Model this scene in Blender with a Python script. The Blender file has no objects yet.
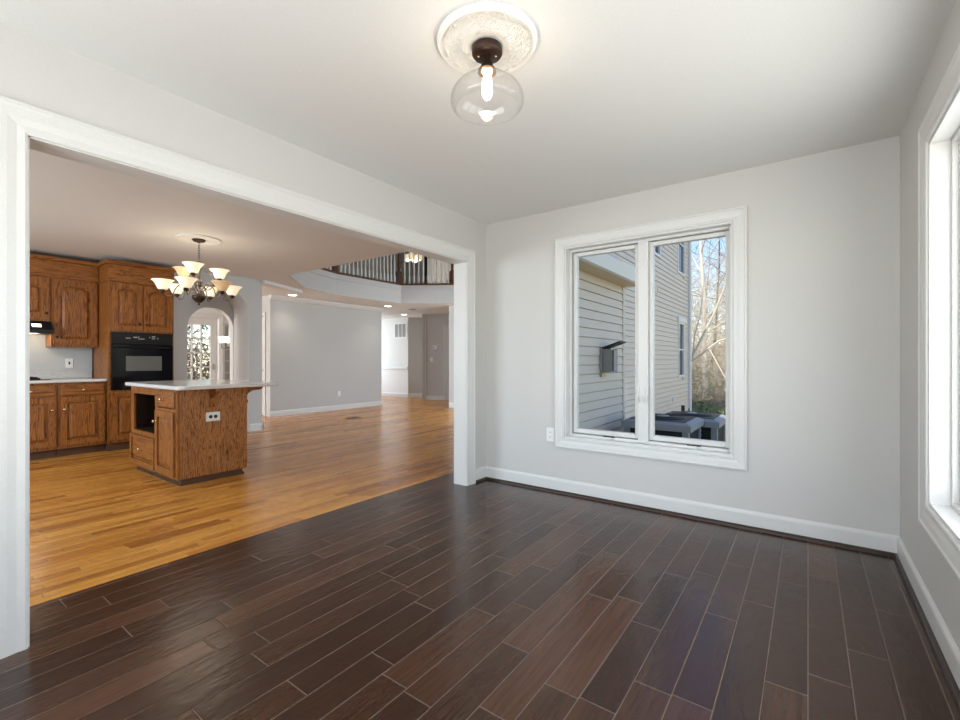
import bpy, bmesh, math, random
from mathutils import Vector, Matrix
PI = math.pi
random.seed(7)
scn = bpy.context.scene
COL = scn.collection

# ------------------------------------------------------------------ camera, sky, sun, daylight, added fills, exposure
CAM_H = 1.14
cam_d = bpy.data.cameras.new('camera'); cam = bpy.data.objects.new('camera', cam_d); COL.objects.link(cam)
cam_d.sensor_width = 36.0; cam_d.lens = 450.6 / 960 * 36.0
cam_d.clip_start = 0.02; cam_d.clip_end = 300
cam.location = (0, 0, CAM_H); cam.rotation_euler = (PI / 2, 0, math.radians(36.05))
scn.camera = cam
scn.view_settings.view_transform = 'Standard'
scn.view_settings.look = 'None'
scn.view_settings.gamma = 1.0
scn.view_settings.use_curve_mapping = False
scn.view_settings.exposure = 0.47

world = bpy.data.worlds.new('sky'); scn.world = world; world.use_nodes = True
wn = world.node_tree.nodes; wl = world.node_tree.links
sky = wn.new('ShaderNodeTexSky'); sky.sky_type = 'NISHITA'; sky.sun_disc = False
sky.sun_elevation = math.radians(55); sky.sun_rotation = math.radians(218); sky.altitude = 100
sky.air_density = 1.0; sky.dust_density = 0.1; sky.ozone_density = 1.5
bgn = wn['Background']; hs = wn.new('ShaderNodeHueSaturation'); hs.inputs['Saturation'].default_value = 0.95
wl.new(sky.outputs[0], hs.inputs['Color']); wl.new(hs.outputs[0], bgn.inputs[0]); bgn.inputs[1].default_value = 0.20

def sun(name, energy, direction, col):
    d = bpy.data.lights.new(name, 'SUN'); d.energy = energy; d.angle = 0.01; d.color = col
    o = bpy.data.objects.new(name, d); COL.objects.link(o)
    o.rotation_euler = Vector(direction).to_track_quat('-Z', 'Y').to_euler(); o.location = (-5, 20, 20)
    return o
sun('sun', 5.0, (0.07, 0.56, -0.82), (1.0, 0.93, 0.82))

def area(name, loc, aim, sx, sy, power, col=(1, 1, 1), spread=180):
    d = bpy.data.lights.new(name, 'AREA'); d.shape = 'RECTANGLE'; d.size = sx; d.size_y = sy
    d.energy = power; d.color = col; d.spread = math.radians(spread)
    o = bpy.data.objects.new(name, d); COL.objects.link(o); o.location = loc
    o.rotation_euler = Vector(aim).to_track_quat('-Z', 'Y').to_euler()
    return o
DAY = (0.97, 0.985, 1.0)
COOL = (0.80, 0.91, 1.0)
area('daylight_right_window', (0.66, 1.47, 1.29), (-1, 0, 0.12), 2.5, 1.56, 38, DAY)
area('added_fill_front', (-1.05, -1.42, 1.29), (0.25, 1, 0.75), 2.3, 1.62, 55, DAY)  # fill lamp added at an unseen opening to light ceiling and back wall
area('added_fill_kitchen', (-5.2, -2.32, 1.55), (0, 1, -0.3), 2.6, 1.2, 108, (0.72, 0.87, 1.0))  # added lamp brightening the kitchen from out of view
area('added_fill_family', (-3.06, 7.85, 1.55), (-1, -0.15, -0.45), 1.65, 2.0, 118, COOL)  # added lamp for the family room, in an opening hidden by the bump-out
area('added_fill_entry', (-12.1, 8.7, 1.35), (1, 0.3, 0), 1.5, 1.9, 45, COOL)  # added lamp brightening the far hall wall
area('added_fill_breakfast', (-9.1, -1.42, 1.4), (0, 1, 0.1), 2.0, 1.6, 150, DAY)  # added lamp keeping the room behind the arches bright

# ------------------------------------------------------------------ node helpers
class NT:
    def __init__(s, name):
        s.m = bpy.data.materials.new(name); s.m.use_nodes = True
        s.t = s.m.node_tree; s.n = s.t.nodes; s.l = s.t.links
        s.b = s.n['Principled BSDF']; s.out = s.n['Material Output']
    def new(s, typ, **kw):
        n = s.n.new(typ)
        for k, v in kw.items(): setattr(n, k, v)
        return n
    def put(s, sock, v):
        if hasattr(v, 'is_linked') or isinstance(v, bpy.types.NodeSocket): s.l.new(v, sock)
        else: sock.default_value = v
    def math(s, op, a, b=None, c=None, clamp=False):
        n = s.new('ShaderNodeMath', operation=op); n.use_clamp = clamp
        s.put(n.inputs[0], a)
        if b is not None: s.put(n.inputs[1], b)
        if c is not None: s.put(n.inputs[2], c)
        return n.outputs[0]
    def coord(s): return s.new('ShaderNodeTexCoord').outputs['Object']
    def sep(s, v):
        n = s.new('ShaderNodeSeparateXYZ'); s.put(n.inputs[0], v); return n.outputs
    def comb(s, x, y, z):
        n = s.new('ShaderNodeCombineXYZ'); s.put(n.inputs[0], x); s.put(n.inputs[1], y); s.put(n.inputs[2], z); return n.outputs[0]
    def scale(s, v, sc):
        n = s.new('ShaderNodeVectorMath', operation='MULTIPLY'); s.put(n.inputs[0], v); n.inputs[1].default_value = sc; return n.outputs[0]
    def noise(s, v, sc, detail=3, rough=0.55, dist=0.0):
        n = s.new('ShaderNodeTexNoise'); s.put(n.inputs['Vector'], v); n.inputs['Scale'].default_value = sc
        n.inputs['Detail'].default_value = detail; n.inputs['Roughness'].default_value = rough; n.inputs['Distortion'].default_value = dist
        return n.outputs['Fac']
    def white(s, v, dim='2D'):
        n = s.new('ShaderNodeTexWhiteNoise', noise_dimensions=dim)
        s.put(n.inputs['W' if dim == '1D' else 'Vector'], v); return n.outputs['Value']
    def ramp(s, f, stops):
        n = s.new('ShaderNodeValToRGB'); s.put(n.inputs[0], f)
        e = n.color_ramp.elements
        while len(e) < len(stops): e.new(0.5)
        for el, (p, c) in zip(e, stops): el.position = p; el.color = (*c, 1)
        return n.outputs[0]
    def mix(s, f, a, b, mode='MIX'):
        n = s.new('ShaderNodeMix', data_type='RGBA', blend_type=mode)
        s.put(n.inputs[0], f)
        for i, v in ((6, a), (7, b)):
            if isinstance(v, tuple): n.inputs[i].default_value = (*v, 1)
            else: s.put(n.inputs[i], v)
        return n.outputs[2]
    def maprange(s, v, a, b, c, d):
        n = s.new('ShaderNodeMapRange'); s.put(n.inputs[0], v)
        for i, x in enumerate((a, b, c, d)): n.inputs[1 + i].default_value = x
        return n.outputs[0]
    def bump(s, h, strength=0.3, dist=0.01):
        n = s.new('ShaderNodeBump'); n.inputs['Strength'].default_value = strength; n.inputs['Distance'].default_value = dist
        s.put(n.inputs['Height'], h); s.l.new(n.outputs[0], s.b.inputs['Normal'])
    def set(s, **kw):
        nm = dict(color='Base Color', rough='Roughness', metal='Metallic', spec='Specular IOR Level', coat='Coat Weight', coatr='Coat Roughness')
        for k, v in kw.items():
            sock = s.b.inputs[nm[k]]
            if isinstance(v, tuple): sock.default_value = (*v, 1)
            else: s.put(sock, v)
        return s

def paint(name, col, rough=0.5, bump=0.04, spec=0.4, metal=0.0, nscale=180):
    t = NT(name); c = t.coord()
    f = t.noise(c, nscale, 2)
    t.set(color=t.mix(t.maprange(f, 0.3, 0.7, 0, 1), tuple(x * 0.97 for x in col), tuple(min(1, x * 1.03) for x in col)), rough=rough, spec=spec, metal=metal)
    if bump: t.bump(f, bump, 0.002)
    return t.m

def emit(name, col, strength, base=(0.9, 0.88, 0.8)):
    t = NT(name); t.set(color=base, rough=0.35)
    c = t.coord(); f = t.noise(c, 12, 2)
    t.b.inputs['Emission Color'].default_value = (*col, 1)
    t.put(t.b.inputs['Emission Strength'], t.maprange(f, 0.2, 0.8, strength * 0.92, strength * 1.08))
    return t.m

def glass(name, tint=(1, 1, 1), refl=1.0, rough=0.0, base=0.03):
    t = NT(name); t.n.remove(t.b)
    tr = t.new('ShaderNodeBsdfTransparent'); tr.inputs[0].default_value = (*tint, 1)
    gl = t.new('ShaderNodeBsdfGlossy'); gl.inputs['Roughness'].default_value = rough
    lw = t.new('ShaderNodeLayerWeight'); lw.inputs['Blend'].default_value = 0.5
    mx = t.new('ShaderNodeMixShader'); t.put(mx.inputs[0], t.math('MULTIPLY', t.math('MULTIPLY_ADD', t.math('POWER', lw.outputs['Facing'], 4.0), 0.55, base), refl))
    t.l.new(tr.outputs[0], mx.inputs[1]); t.l.new(gl.outputs[0], mx.inputs[2]); t.l.new(mx.outputs[0], t.out.inputs[0])
    return t.m

def planks(name, w, lmin, lvar, stops, seam_col, seam_w, rough, wave, grain_dark, coat=0.0, spec=0.5, wfx=16.0):
    t = NT(name); c = t.coord(); x, y, z = t.sep(c)
    u = t.math('DIVIDE', x, w); row = t.math('FLOOR', u); fu = t.math('FRACT', u)
    r1 = t.white(row, '1D'); r2 = t.white(t.math('ADD', row, 37.31), '1D')
    L = t.math('MULTIPLY_ADD', r2, lvar, lmin)
    v = t.math('ADD', t.math('DIVIDE', y, L), t.math('MULTIPLY', r1, 11.7))
    cl = t.math('FLOOR', v); fv = t.math('FRACT', v)
    pid = t.white(t.comb(row, cl, 0.0), '2D'); pid2 = t.white(t.comb(cl, row, 0.0), '2D')
    du = t.math('MULTIPLY', t.math('MINIMUM', fu, t.math('SUBTRACT', 1.0, fu)), w)
    dv = t.math('MULTIPLY', t.math('MINIMUM', fv, t.math('SUBTRACT', 1.0, fv)), L)
    d = t.math('MINIMUM', du, dv)
    seam = t.maprange(d, seam_w * 0.4, seam_w, 1, 0)
    off = t.math('MULTIPLY', pid, 40.0)
    gv = t.comb(t.math('ADD', t.math('MULTIPLY', x, 70.0), off), t.math('ADD', t.math('MULTIPLY', y, 3.2), off), off)
    g = t.noise(gv, 1.0, 4, 0.65, 0.8)
    base = t.ramp(pid, stops)
    colr = t.mix(t.maprange(g, 0.38, 0.66, 0, grain_dark), base, t.mix(1.0, base, (0.45, 0.36, 0.30), 'MULTIPLY'))
    colr = t.mix(t.math('MULTIPLY', seam, 0.8), colr, seam_col)
    wv = t.comb(t.math('ADD', t.math('MULTIPLY', x, wfx), off), t.math('ADD', t.math('MULTIPLY', y, 7.5), t.math('MULTIPLY', pid2, 40.0)), off)
    wn_ = t.noise(wv, 1.0, 2, 0.5, 0.6)
    edge = t.maprange(d, 0.0, seam_w * 2.2, 0, 1)
    h = t.math('ADD', t.math('ADD', t.math('MULTIPLY', edge, 0.5), t.math('MULTIPLY', wn_, wave)), t.math('MULTIPLY', g, 0.12))
    t.set(color=colr, rough=t.maprange(g, 0.3, 0.7, rough * 0.85, rough * 1.2), spec=spec, coat=coat, coatr=0.12)
    t.bump(h, 0.5, 0.0035)
    return t.m

def oak(name, axis='z', dark=(0.095, 0.028, 0.006), mid=(0.27, 0.092, 0.019), light=(0.38, 0.142, 0.031), figure=1.0, rough=0.38):
    t = NT(name); c = t.coord()
    sc = {'z': (9.0, 9.0, 0.8), 'y': (9.0, 0.8, 9.0), 'x': (0.8, 9.0, 9.0)}[axis]
    sc2 = {'z': (150, 150, 7), 'y': (150, 7, 150), 'x': (7, 150, 150)}[axis]
    f1 = t.noise(t.scale(c, sc), 1.6 * figure, 3, 0.5, 0.9)
    bands = t.math('FRACT', t.math('MULTIPLY', f1, 9.0))
    tri = t.math('ABSOLUTE', t.math('MULTIPLY_ADD', bands, 2.0, -1.0))
    pores = t.noise(t.scale(c, sc2), 1.0, 3, 0.6)
    col = t.ramp(tri, [(0.0, dark), (0.28, mid), (0.75, light), (1.0, mid)])
    col = t.mix(t.maprange(pores, 0.48, 0.7, 0, 0.6), col, dark)
    t.set(color=col, rough=rough, spec=0.3)
    t.bump(pores, 0.12, 0.002)
    return t.m

def speckle(name, base, spots, rough=0.2, sc=220):
    t = NT(name); c = t.coord()
    a = t.noise(c, sc, 3, 0.7); b = t.noise(c, sc * 0.35, 2)
    col = t.mix(t.maprange(a, 0.5, 0.68, 0, 0.8), base, spots)
    col = t.mix(t.maprange(b, 0.5, 0.75, 0, 0.35), col, tuple(x * 0.8 for x in base))
    t.set(color=col, rough=rough, spec=0.5)
    return t.m

M = {}
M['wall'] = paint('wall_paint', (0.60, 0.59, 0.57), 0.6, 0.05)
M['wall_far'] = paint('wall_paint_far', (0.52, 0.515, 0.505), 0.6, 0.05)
M['ceil'] = paint('ceiling_paint', (0.77, 0.765, 0.75), 0.7, 0.03)
M['trim'] = paint('trim_paint', (0.69, 0.69, 0.675), 0.35, 0.0)
M['plaster'] = paint('plaster', (0.84, 0.83, 0.81), 0.55, 0.0)
M['dark_floor'] = planks('dark_planks', 0.125, 0.45, 0.75,
    [(0.0, (0.036, 0.0150, 0.0078)), (0.4, (0.052, 0.0218, 0.0115)), (0.75, (0.068, 0.0290, 0.0155)), (1.0, (0.098, 0.044, 0.024))],
    (0.20, 0.155, 0.125), 0.0021, 0.21, 1.15, 0.6, 0.0, 0.5, 24.0)  # pale seam colour paints in the glints off bevelled plank edges
M['oak_floor'] = planks('oak_strips', 0.057, 0.5, 1.0,
    [(0.0, (0.36, 0.125, 0.022)), (0.3, (0.66, 0.27, 0.045)), (0.7, (0.82, 0.39, 0.080)), (1.0, (0.50, 0.18, 0.030))],
    (0.13, 0.042, 0.012), 0.0014, 0.25, 0.12, 0.6, 0.05, 0.36)
M['shoe'] = paint('shoe_moulding', (0.035, 0.018, 0.011), 0.35, 0.0)
M['oak'] = oak('cabinet_oak'); M['oak_y'] = oak('cabinet_oak_cross', 'y'); M['oak_x'] = oak('cabinet_oak_across', 'x')
M['oak_fig'] = oak('figured_oak', 'z', (0.075, 0.024, 0.007), (0.33, 0.125, 0.033), (0.52, 0.235, 0.075), 2.3)
M['toe'] = paint('toe_kick', (0.10, 0.045, 0.02), 0.5, 0.0)
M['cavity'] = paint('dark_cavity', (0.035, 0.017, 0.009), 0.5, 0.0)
M['quartz'] = speckle('quartz', (0.74, 0.73, 0.71), (0.52, 0.50, 0.48), 0.12)
M['granite'] = speckle('granite', (0.58, 0.555, 0.53), (0.26, 0.24, 0.23), 0.25, 130)
M['black'] = paint('black_enamel', (0.006, 0.006, 0.008), 0.10, 0.0, 0.3)
M['black_matt'] = paint('black_matt', (0.010, 0.010, 0.011), 0.4, 0.0, 0.25)
M['oven_window'] = paint('oven_window', (0.14, 0.135, 0.125), 0.12, 0.0)
M['display'] = paint('panel_marks', (0.55, 0.55, 0.55), 0.4, 0.0)
M['bronze'] = paint('dark_bronze', (0.055, 0.032, 0.022), 0.38, 0.0, metal=0.6)
M['pewter'] = paint('antique_pewter', (0.20, 0.165, 0.14), 0.3, 0.0, metal=0.9)
M['copper'] = paint('warm_copper', (0.55, 0.30, 0.15), 0.3, 0.0, metal=0.9)
M['brass'] = paint('brass', (0.72, 0.55, 0.30), 0.25, 0.0, metal=1.0)
M['nickel'] = paint('nickel', (0.45, 0.42, 0.38), 0.3, 0.0, metal=1.0)
M['shade_lit'] = emit('shade_lit', (1.0, 0.76, 0.42), 0.42)
M['shade_dim'] = emit('shade_dim', (1.0, 0.55, 0.2), 0.12, (0.75, 0.55, 0.33))
M['bulb'] = emit('bulb_glow', (1.0, 0.84, 0.58), 14)
M['lens'] = emit('downlight_lens', (1.0, 0.95, 0.86), 7)
M['hood_lens'] = emit('hood_lens', (1.0, 0.85, 0.55), 2.5)
M['crystal'] = emit('crystal_shade', (1.0, 0.95, 0.85), 1.2)
M['glass'] = glass('window_glass', (0.97, 0.98, 0.98), 0.12, 0.0, 0.0)
M['clear'] = glass('clear_shade_glass', (0.985, 0.985, 0.985), 1.0, 0.02)
M['plate'] = paint('white_plastic', (0.82, 0.82, 0.80), 0.35, 0.0)
M['slot'] = paint('dark_slot', (0.03, 0.03, 0.03), 0.5, 0.0)
M['rail'] = paint('stained_rail', (0.11, 0.048, 0.022), 0.35, 0.0)
M['siding'] = paint('vinyl_siding', (0.66, 0.585, 0.515), 0.5, 0.03)
M['soffit'] = paint('tan_soffit', (0.62, 0.50, 0.34), 0.5, 0.0)
M['ext_white'] = paint('exterior_white', (0.72, 0.73, 0.76), 0.45, 0.0)
M['ext_glass'] = paint('dark_window_pane', (0.03, 0.035, 0.04), 0.12, 0.0)
M['ac'] = paint('condenser_enamel', (0.27, 0.29, 0.33), 0.45, 0.0)
M['grille'] = paint('condenser_grille', (0.02, 0.022, 0.024), 0.5, 0.0)
M['meter'] = paint('meter_grey', (0.30, 0.30, 0.30), 0.45, 0.0)
M['iron'] = paint('black_iron', (0.012, 0.012, 0.013), 0.5, 0.0)
M['bark'] = paint('grey_bark', (0.26, 0.22, 0.185), 0.85, 0.3, 0.2, nscale=30)
M['bark_dark'] = paint('brown_bark', (0.13, 0.10, 0.08), 0.85, 0.3, 0.2, nscale=30)
M['pale_bark'] = paint('pale_bark', (0.62, 0.57, 0.50), 0.8, 0.3, 0.2, nscale=25)
M['evergreen'] = paint('evergreen_leaf', (0.16, 0.20, 0.09), 0.7, 0.0, 0.2, nscale=8)
M['twig'] = paint('tan_twigs', (0.58, 0.50, 0.40), 0.85, 0.0, 0.2, nscale=8)
t = NT('leaf_litter'); c = t.coord()
t.set(color=t.ramp(t.noise(c, 5.0, 6, 0.75), [(0.3, (0.16, 0.125, 0.075)), (0.47, (0.40, 0.31, 0.20)), (0.56, (0.24, 0.26, 0.12)), (0.7, (0.58, 0.49, 0.36))]), rough=0.9, spec=0.2)
M['ground'] = t.m
# relief of the ceiling medallion: leafy ridges round its centre
t = NT('medallion_relief'); c = t.coord(); x, y, z = t.sep(c)
ang = t.math('ARCTAN2', y, x); rad = t.math('SQRT', t.math('ADD', t.math('POWER', x, 2.0), t.math('POWER', y, 2.0)))
hh = t.math('MULTIPLY', t.noise(t.comb(t.math('MULTIPLY', ang, 7.0), t.math('MULTIPLY', rad, 55.0), 0.0), 1.0, 3, 0.6, 1.6), 2.4)
zone = t.math('MULTIPLY', t.maprange(rad, 0.08, 0.1, 0, 1), t.maprange(rad, 0.175, 0.19, 1, 0))
t.set(color=(0.86, 0.85, 0.83), rough=0.5); t.bump(t.math('MULTIPLY', hh, zone), 0.85, 0.011)
M['medallion'] = t.m

# ------------------------------------------------------------------ mesh helpers (all coordinates are world coordinates)
class MB:
    def __init__(s): s.v = []; s.f = []; s.sm = []
    def add(s, vs, fs, smooth=False):
        o = len(s.v); s.v += [tuple(p) for p in vs]
        for f in fs: s.f.append(tuple(i + o for i in f)); s.sm.append(smooth)
        return s
    def box(s, x0, x1, y0, y1, z0, z1):
        x0, x1 = sorted((x0, x1)); y0, y1 = sorted((y0, y1)); z0, z1 = sorted((z0, z1))
        vs = [(x, y, z) for z in (z0, z1) for y in (y0, y1) for x in (x0, x1)]
        return s.add(vs, [(0, 2, 3, 1), (4, 5, 7, 6), (0, 1, 5, 4), (2, 6, 7, 3), (0, 4, 6, 2), (1, 3, 7, 5)])
    def fbox(s, F, u0, u1, v0, v1, n0, n1):
        vs = [F(u, v, n) for n in (n0, n1) for v in (v0, v1) for u in (u0, u1)]
        return s.add(vs, [(0, 2, 3, 1), (4, 5, 7, 6), (0, 1, 5, 4), (2, 6, 7, 3), (0, 4, 6, 2), (1, 3, 7, 5)])
    def fprism(s, F, poly, n0, n1):
        k = len(poly)
        vs = [F(u, v, n0) for u, v in poly] + [F(u, v, n1) for u, v in poly]
        fs = [tuple(range(k))[::-1], tuple(range(k, 2 * k))] + [(i, (i + 1) % k, k + (i + 1) % k, k + i) for i in range(k)]
        return s.add(vs, fs)
    def rings(s, rings, smooth=True, caps=True, closed=False):
        n = len(rings[0]); vs = [p for r in rings for p in r]; fs = []
        for a in range(len(rings) - 1):
            for i in range(n):
                j = (i + 1) % n
                fs.append((a * n + i, a * n + j, (a + 1) * n + j, (a + 1) * n + i))
        s.add(vs, fs, smooth)
        if caps:
            s.add(rings[0], [tuple(range(n))[::-1]]); s.add(rings[-1], [tuple(range(n))])
        return s
    def lathe(s, c, prof, n=32, axis=(0, 0, 1), caps=True, smooth=True):
        ax = Vector(axis).normalized()
        a = ax.orthogonal().normalized() if abs(ax.z) < 0.99 else Vector((1, 0, 0)); b = ax.cross(a)
        c = Vector(c)
        return s.rings([[c + ax * h + (a * math.cos(2 * PI * i / n) + b * math.sin(2 * PI * i / n)) * r for i in range(n)] for r, h in prof], smooth, caps)
    def tube(s, pts, rad, n=8):
        pts = [Vector(p) for p in pts]
        rad = rad if isinstance(rad, (list, tuple)) else [rad] * len(pts)
        rings = []; ref = None
        for i, p in enumerate(pts):
            d = (pts[min(i + 1, len(pts) - 1)] - pts[max(i - 1, 0)]).normalized()
            if ref is None: ref = d.orthogonal().normalized()
            a = (ref - d * ref.dot(d)); a = a.normalized() if a.length > 1e-5 else d.orthogonal().normalized()
            ref = a; b = d.cross(a)
            rings.append([p + (a * math.cos(2 * PI * k / n) + b * math.sin(2 * PI * k / n)) * rad[i] for k in range(n)])
        return s.rings(rings)
    def ball(s, c, r, n=12, sz=1.0):
        prof = [(max(1e-4, r * math.sin(PI * i / 8)), -r * sz * math.cos(PI * i / 8)) for i in range(9)]
        return s.lathe(c, prof, n, caps=False)

ORG = {}
def obj(name, mb, mat, parent=None, bevel=0.0, seg=2, origin=None):
    vs = mb.v
    if parent is not None: org = ORG[parent.name]
    elif origin is not None: org = Vector(origin)
    else:
        xs = [p[0] for p in vs]; ys = [p[1] for p in vs]; zs = [p[2] for p in vs]
        org = Vector(((min(xs) + max(xs)) / 2, (min(ys) + max(ys)) / 2, min(zs)))
    me = bpy.data.meshes.new(name)
    me.from_pydata([(p[0] - org.x, p[1] - org.y, p[2] - org.z) for p in vs], [], mb.f)
    me.polygons.foreach_set('use_smooth', mb.sm)
    bm = bmesh.new(); bm.from_mesh(me)
    bmesh.ops.recalc_face_normals(bm, faces=bm.faces)
    big = [f for f in bm.faces if len(f.verts) > 4]
    if big: bmesh.ops.triangulate(bm, faces=big)
    bm.to_mesh(me); bm.free()
    me.materials.append(mat)
    o = bpy.data.objects.new(name, me); COL.objects.link(o)
    if parent is not None: o.parent = parent; o.location = (0, 0, 0)
    else: o.location = org
    ORG[o.name] = org
    if bevel:
        md = o.modifiers.new('edge', 'BEVEL'); md.width = bevel; md.segments = seg; md.limit_method = 'ANGLE'; md.angle_limit = math.radians(40)
    return o
def tag(o, label, cat=None, group=None):
    o['label'] = label
    if cat: o['category'] = cat
    if group: o['group'] = group
    return o
def thing(name, label, cat, loc, group=None):
    o = bpy.data.objects.new(name, None); COL.objects.link(o); o.location = loc; o.empty_display_size = 0.1
    ORG[o.name] = Vector(loc); return tag(o, label, cat, group)
def struct(name, mb, mat, parent=None, bevel=0.0):
    o = obj(name, mb, mat, parent, bevel, origin=None if parent is not None else (0, 0, 0))
    if parent is None: o['kind'] = 'structure'
    return o
def sroot(name, loc):
    o = bpy.data.objects.new(name, None); COL.objects.link(o); o.location = loc; o.empty_display_size = 0.1
    ORG[o.name] = Vector(loc); o['kind'] = 'structure'; return o
def frame(o, U, N):
    o = Vector(o); U = Vector(U); N = Vector(N); Z = Vector((0, 0, 1))
    return lambda u, v, n: tuple(o + U * u + Z * v + N * n)
def wall_holes(mb, axis, a0, a1, t0, t1, z0, z1, holes):
    """a wall along axis with rectangular holes (lo, hi, zlo, zhi), thickness t0..t1"""
    def bx(p, q, zl, zh):
        if q - p < 1e-4 or zh - zl < 1e-4: return
        mb.box(p, q, t0, t1, zl, zh) if axis == 'x' else mb.box(t0, t1, p, q, zl, zh)
    cur = a0
    for lo, hi, zl, zh in sorted(holes):
        bx(cur, lo, z0, z1); bx(lo, hi, z0, zl); bx(lo, hi, zh, z1); cur = hi
    bx(cur, a1, z0, z1)
    return mb
def diag_wall(mb, p, q, thick, z0, z1):
    p = Vector((p[0], p[1], 0)); q = Vector((q[0], q[1], 0)); d = (q - p).normalized(); n = Vector((-d.y, d.x, 0)) * thick
    F = lambda u, v, w: None
    vs = [(*(a.xy), z) for z in (z0, z1) for a in (p, q, q + n, p + n)]
    return mb.add(vs, [(0, 3, 2, 1), (4, 5, 6, 7), (0, 1, 5, 4), (1, 2, 6, 5), (2, 3, 7, 6), (3, 0, 4, 7)])

# ------------------------------------------------------------------ the setting: dining room
LX = -2.506; LXB = -2.636; BY = 3.54; RX = 0.43; CZ = 2.44; KZ = 2.44
OP0, OP1, OPZ = 0.389, 3.227, 2.03
XS = -2.91          # seam between the two floors
struct('floor', MB().box(XS, 0.60, -1.4, 3.70, -0.08, 0.0), M['dark_floor'])
f = MB()
f.box(-12.2, XS, -2.3, 6.7, -0.08, 0.0); f.box(-12.2, -3.13, 6.7, 12.2, -0.08, 0.0)
f.box(XS, -2.66, 3.70, 6.7, -0.08, 0.0); f.box(-12.2 + 9.0, XS, 3.70, 6.7, -0.08, -0.001) if False else None
f.box(XS, -2.66, -2.3, -1.4, -0.08, 0.0)
struct('floor_kitchen', f, M['oak_floor'])
struct('ceiling', MB().box(LXB, 0.60, -1.4, 3.70, CZ, 2.56), M['ceil'])
w = MB(); wall_holes(w, 'y', -1.4, 3.54, LXB, LX, 0.0, CZ, [(OP0, OP1, 0.0, OPZ)])
struct('wall_left', w, M['wall'])
# back window opening, and the right wall's window, widened out of view for light
BW = (-1.680, -0.418, 0.476, 2.098)
RWY = (0.20, 2.742, 0.505, 2.09)
w = MB(); wall_holes(w, 'x', LXB, 0.60, BY, 3.70, 0.0, CZ, [BW]); struct('wall_back', w, M['wall'])
w = MB(); wall_holes(w, 'y', -1.4, BY, RX, 0.60, 0.0, CZ, [RWY]); struct('wall_right', w, M['wall'])
w = MB(); wall_holes(w, 'x', LX, RX, -1.4, -1.25, 0.0, CZ, [(-2.2, 0.1, 0.47, 2.14)]); struct('wall_front', w, M['wall'])  # unseen opening added for the front fill lamp

def baseboard(name, p, q, n, mat_shoe=None, h=0.121, lift=0.014, z0=0.0):
    """white baseboard with a moulded top, and a dark shoe strip below; n points into the room"""
    p = Vector((*p, 0)); q = Vector((*q, 0)); n = Vector((*n, 0))
    def prof(pr):
        mb = MB(); k = len(pr)
        a = [tuple(p + n * x + Vector((0, 0, z + z0))) for x, z in pr]; b = [tuple(q + n * x + Vector((0, 0, z + z0))) for x, z in pr]
        mb.add(a + b, [tuple(range(k)), tuple(range(k, 2 * k))[::-1]] + [(i, (i + 1) % k, k + (i + 1) % k, k + i) for i in range(k)])
        return mb
    o = struct(name, prof([(0, 0), (0.014, 0), (0.014, h - 0.022), (0.011, h - 0.012), (0.005, h - 0.004), (0.004, h), (0, h)]), M['trim'])
    if mat_shoe is not None:
        s_ = obj('shoe_moulding', prof([(0.0145, 0), (0.034, 0), (0.032, 0.010), (0.025, 0.019), (0.0145, 0.022)]), mat_shoe, o)
        tag(s_, 'dark brown shoe moulding')
    return o
baseboard('baseboard_back', (LX, BY), (RX, BY), (0, -1), M['shoe'])
baseboard('baseboard_right', (RX, BY), (RX, -1.25), (-1, 0), M['shoe'])
baseboard('baseboard_left', (LX, BY), (LX, OP1 + 0.118), (1, 0), M['shoe'])
baseboard('baseboard_front', (LX, -1.25), (LX, OP0 - 0.118), (1, 0), M['shoe'])

# casing profile swept round a rectangular opening; F(u, v, n): n is out of the wall
CAS = [(0, 0.0), (0, 0.012), (0.008, 0.016), (0.030, 0.014), (0.055, 0.019), (0.085, 0.021), (0.094, 0.026), (0.108, 0.024), (0.110, 0.0)]
def casing(mb, F, u0, u1, v0, v1, width, closed=True, prof=CAS, depth=1.0):
    sc = width / prof[-1][0]
    P = [(a * sc, b * depth) for a, b in prof]
    if closed: path = [(u0, v0, -1, -1), (u1, v0, 1, -1), (u1, v1, 1, 1), (u0, v1, -1, 1)]
    else: path = [(u0, v0, -1, 0), (u0, v1, -1, 1), (u1, v1, 1, 1), (u1, v0, 1, 0)]
    rings = [[F(u + su * a, v + sv * a, b) for a, b in P] for u, v, su, sv in path]
    k = len(P); n = len(rings); vs = [p for r in rings for p in r]; fs = []
    for r in range(n if closed else n - 1):
        s2 = (r + 1) % n
        for i in range(k - 1): fs.append((r * k + i, r * k + i + 1, s2 * k + i + 1, s2 * k + i))
        fs.append((r * k + k - 1, r * k, s2 * k, s2 * k + k - 1))
    if not closed: fs += [tuple(range(k)), tuple(range((n - 1) * k, n * k))[::-1]]
    return mb.add(vs, fs)
# cased opening between dining room and kitchen
FL = frame((LX, 0, 0), (0, 1, 0), (1, 0, 0)); FLB = frame((LXB, 0, 0), (0, 1, 0), (-1, 0, 0))
tr = sroot('trim_1', (LX, (OP0 + OP1) / 2, 0))
mb = MB(); casing(mb, FL, OP0, OP1, 0.0, OPZ, 0.118, False); obj('casing', mb, M['trim'], tr)
mb = MB(); casing(mb, FLB, OP0, OP1, 0.0, OPZ, 0.10, False); obj('casing', mb, M['trim'], tr)
mb = MB(); mb.box(LXB - 0.002, LX + 0.002, OP0, OP0 + 0.006, 0, OPZ); mb.box(LXB - 0.002, LX + 0.002, OP1 - 0.006, OP1, 0, OPZ)
mb.box(LXB - 0.002, LX + 0.002, OP0, OP1, OPZ - 0.006, OPZ); obj('jamb', mb, M['trim'], tr)

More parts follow.
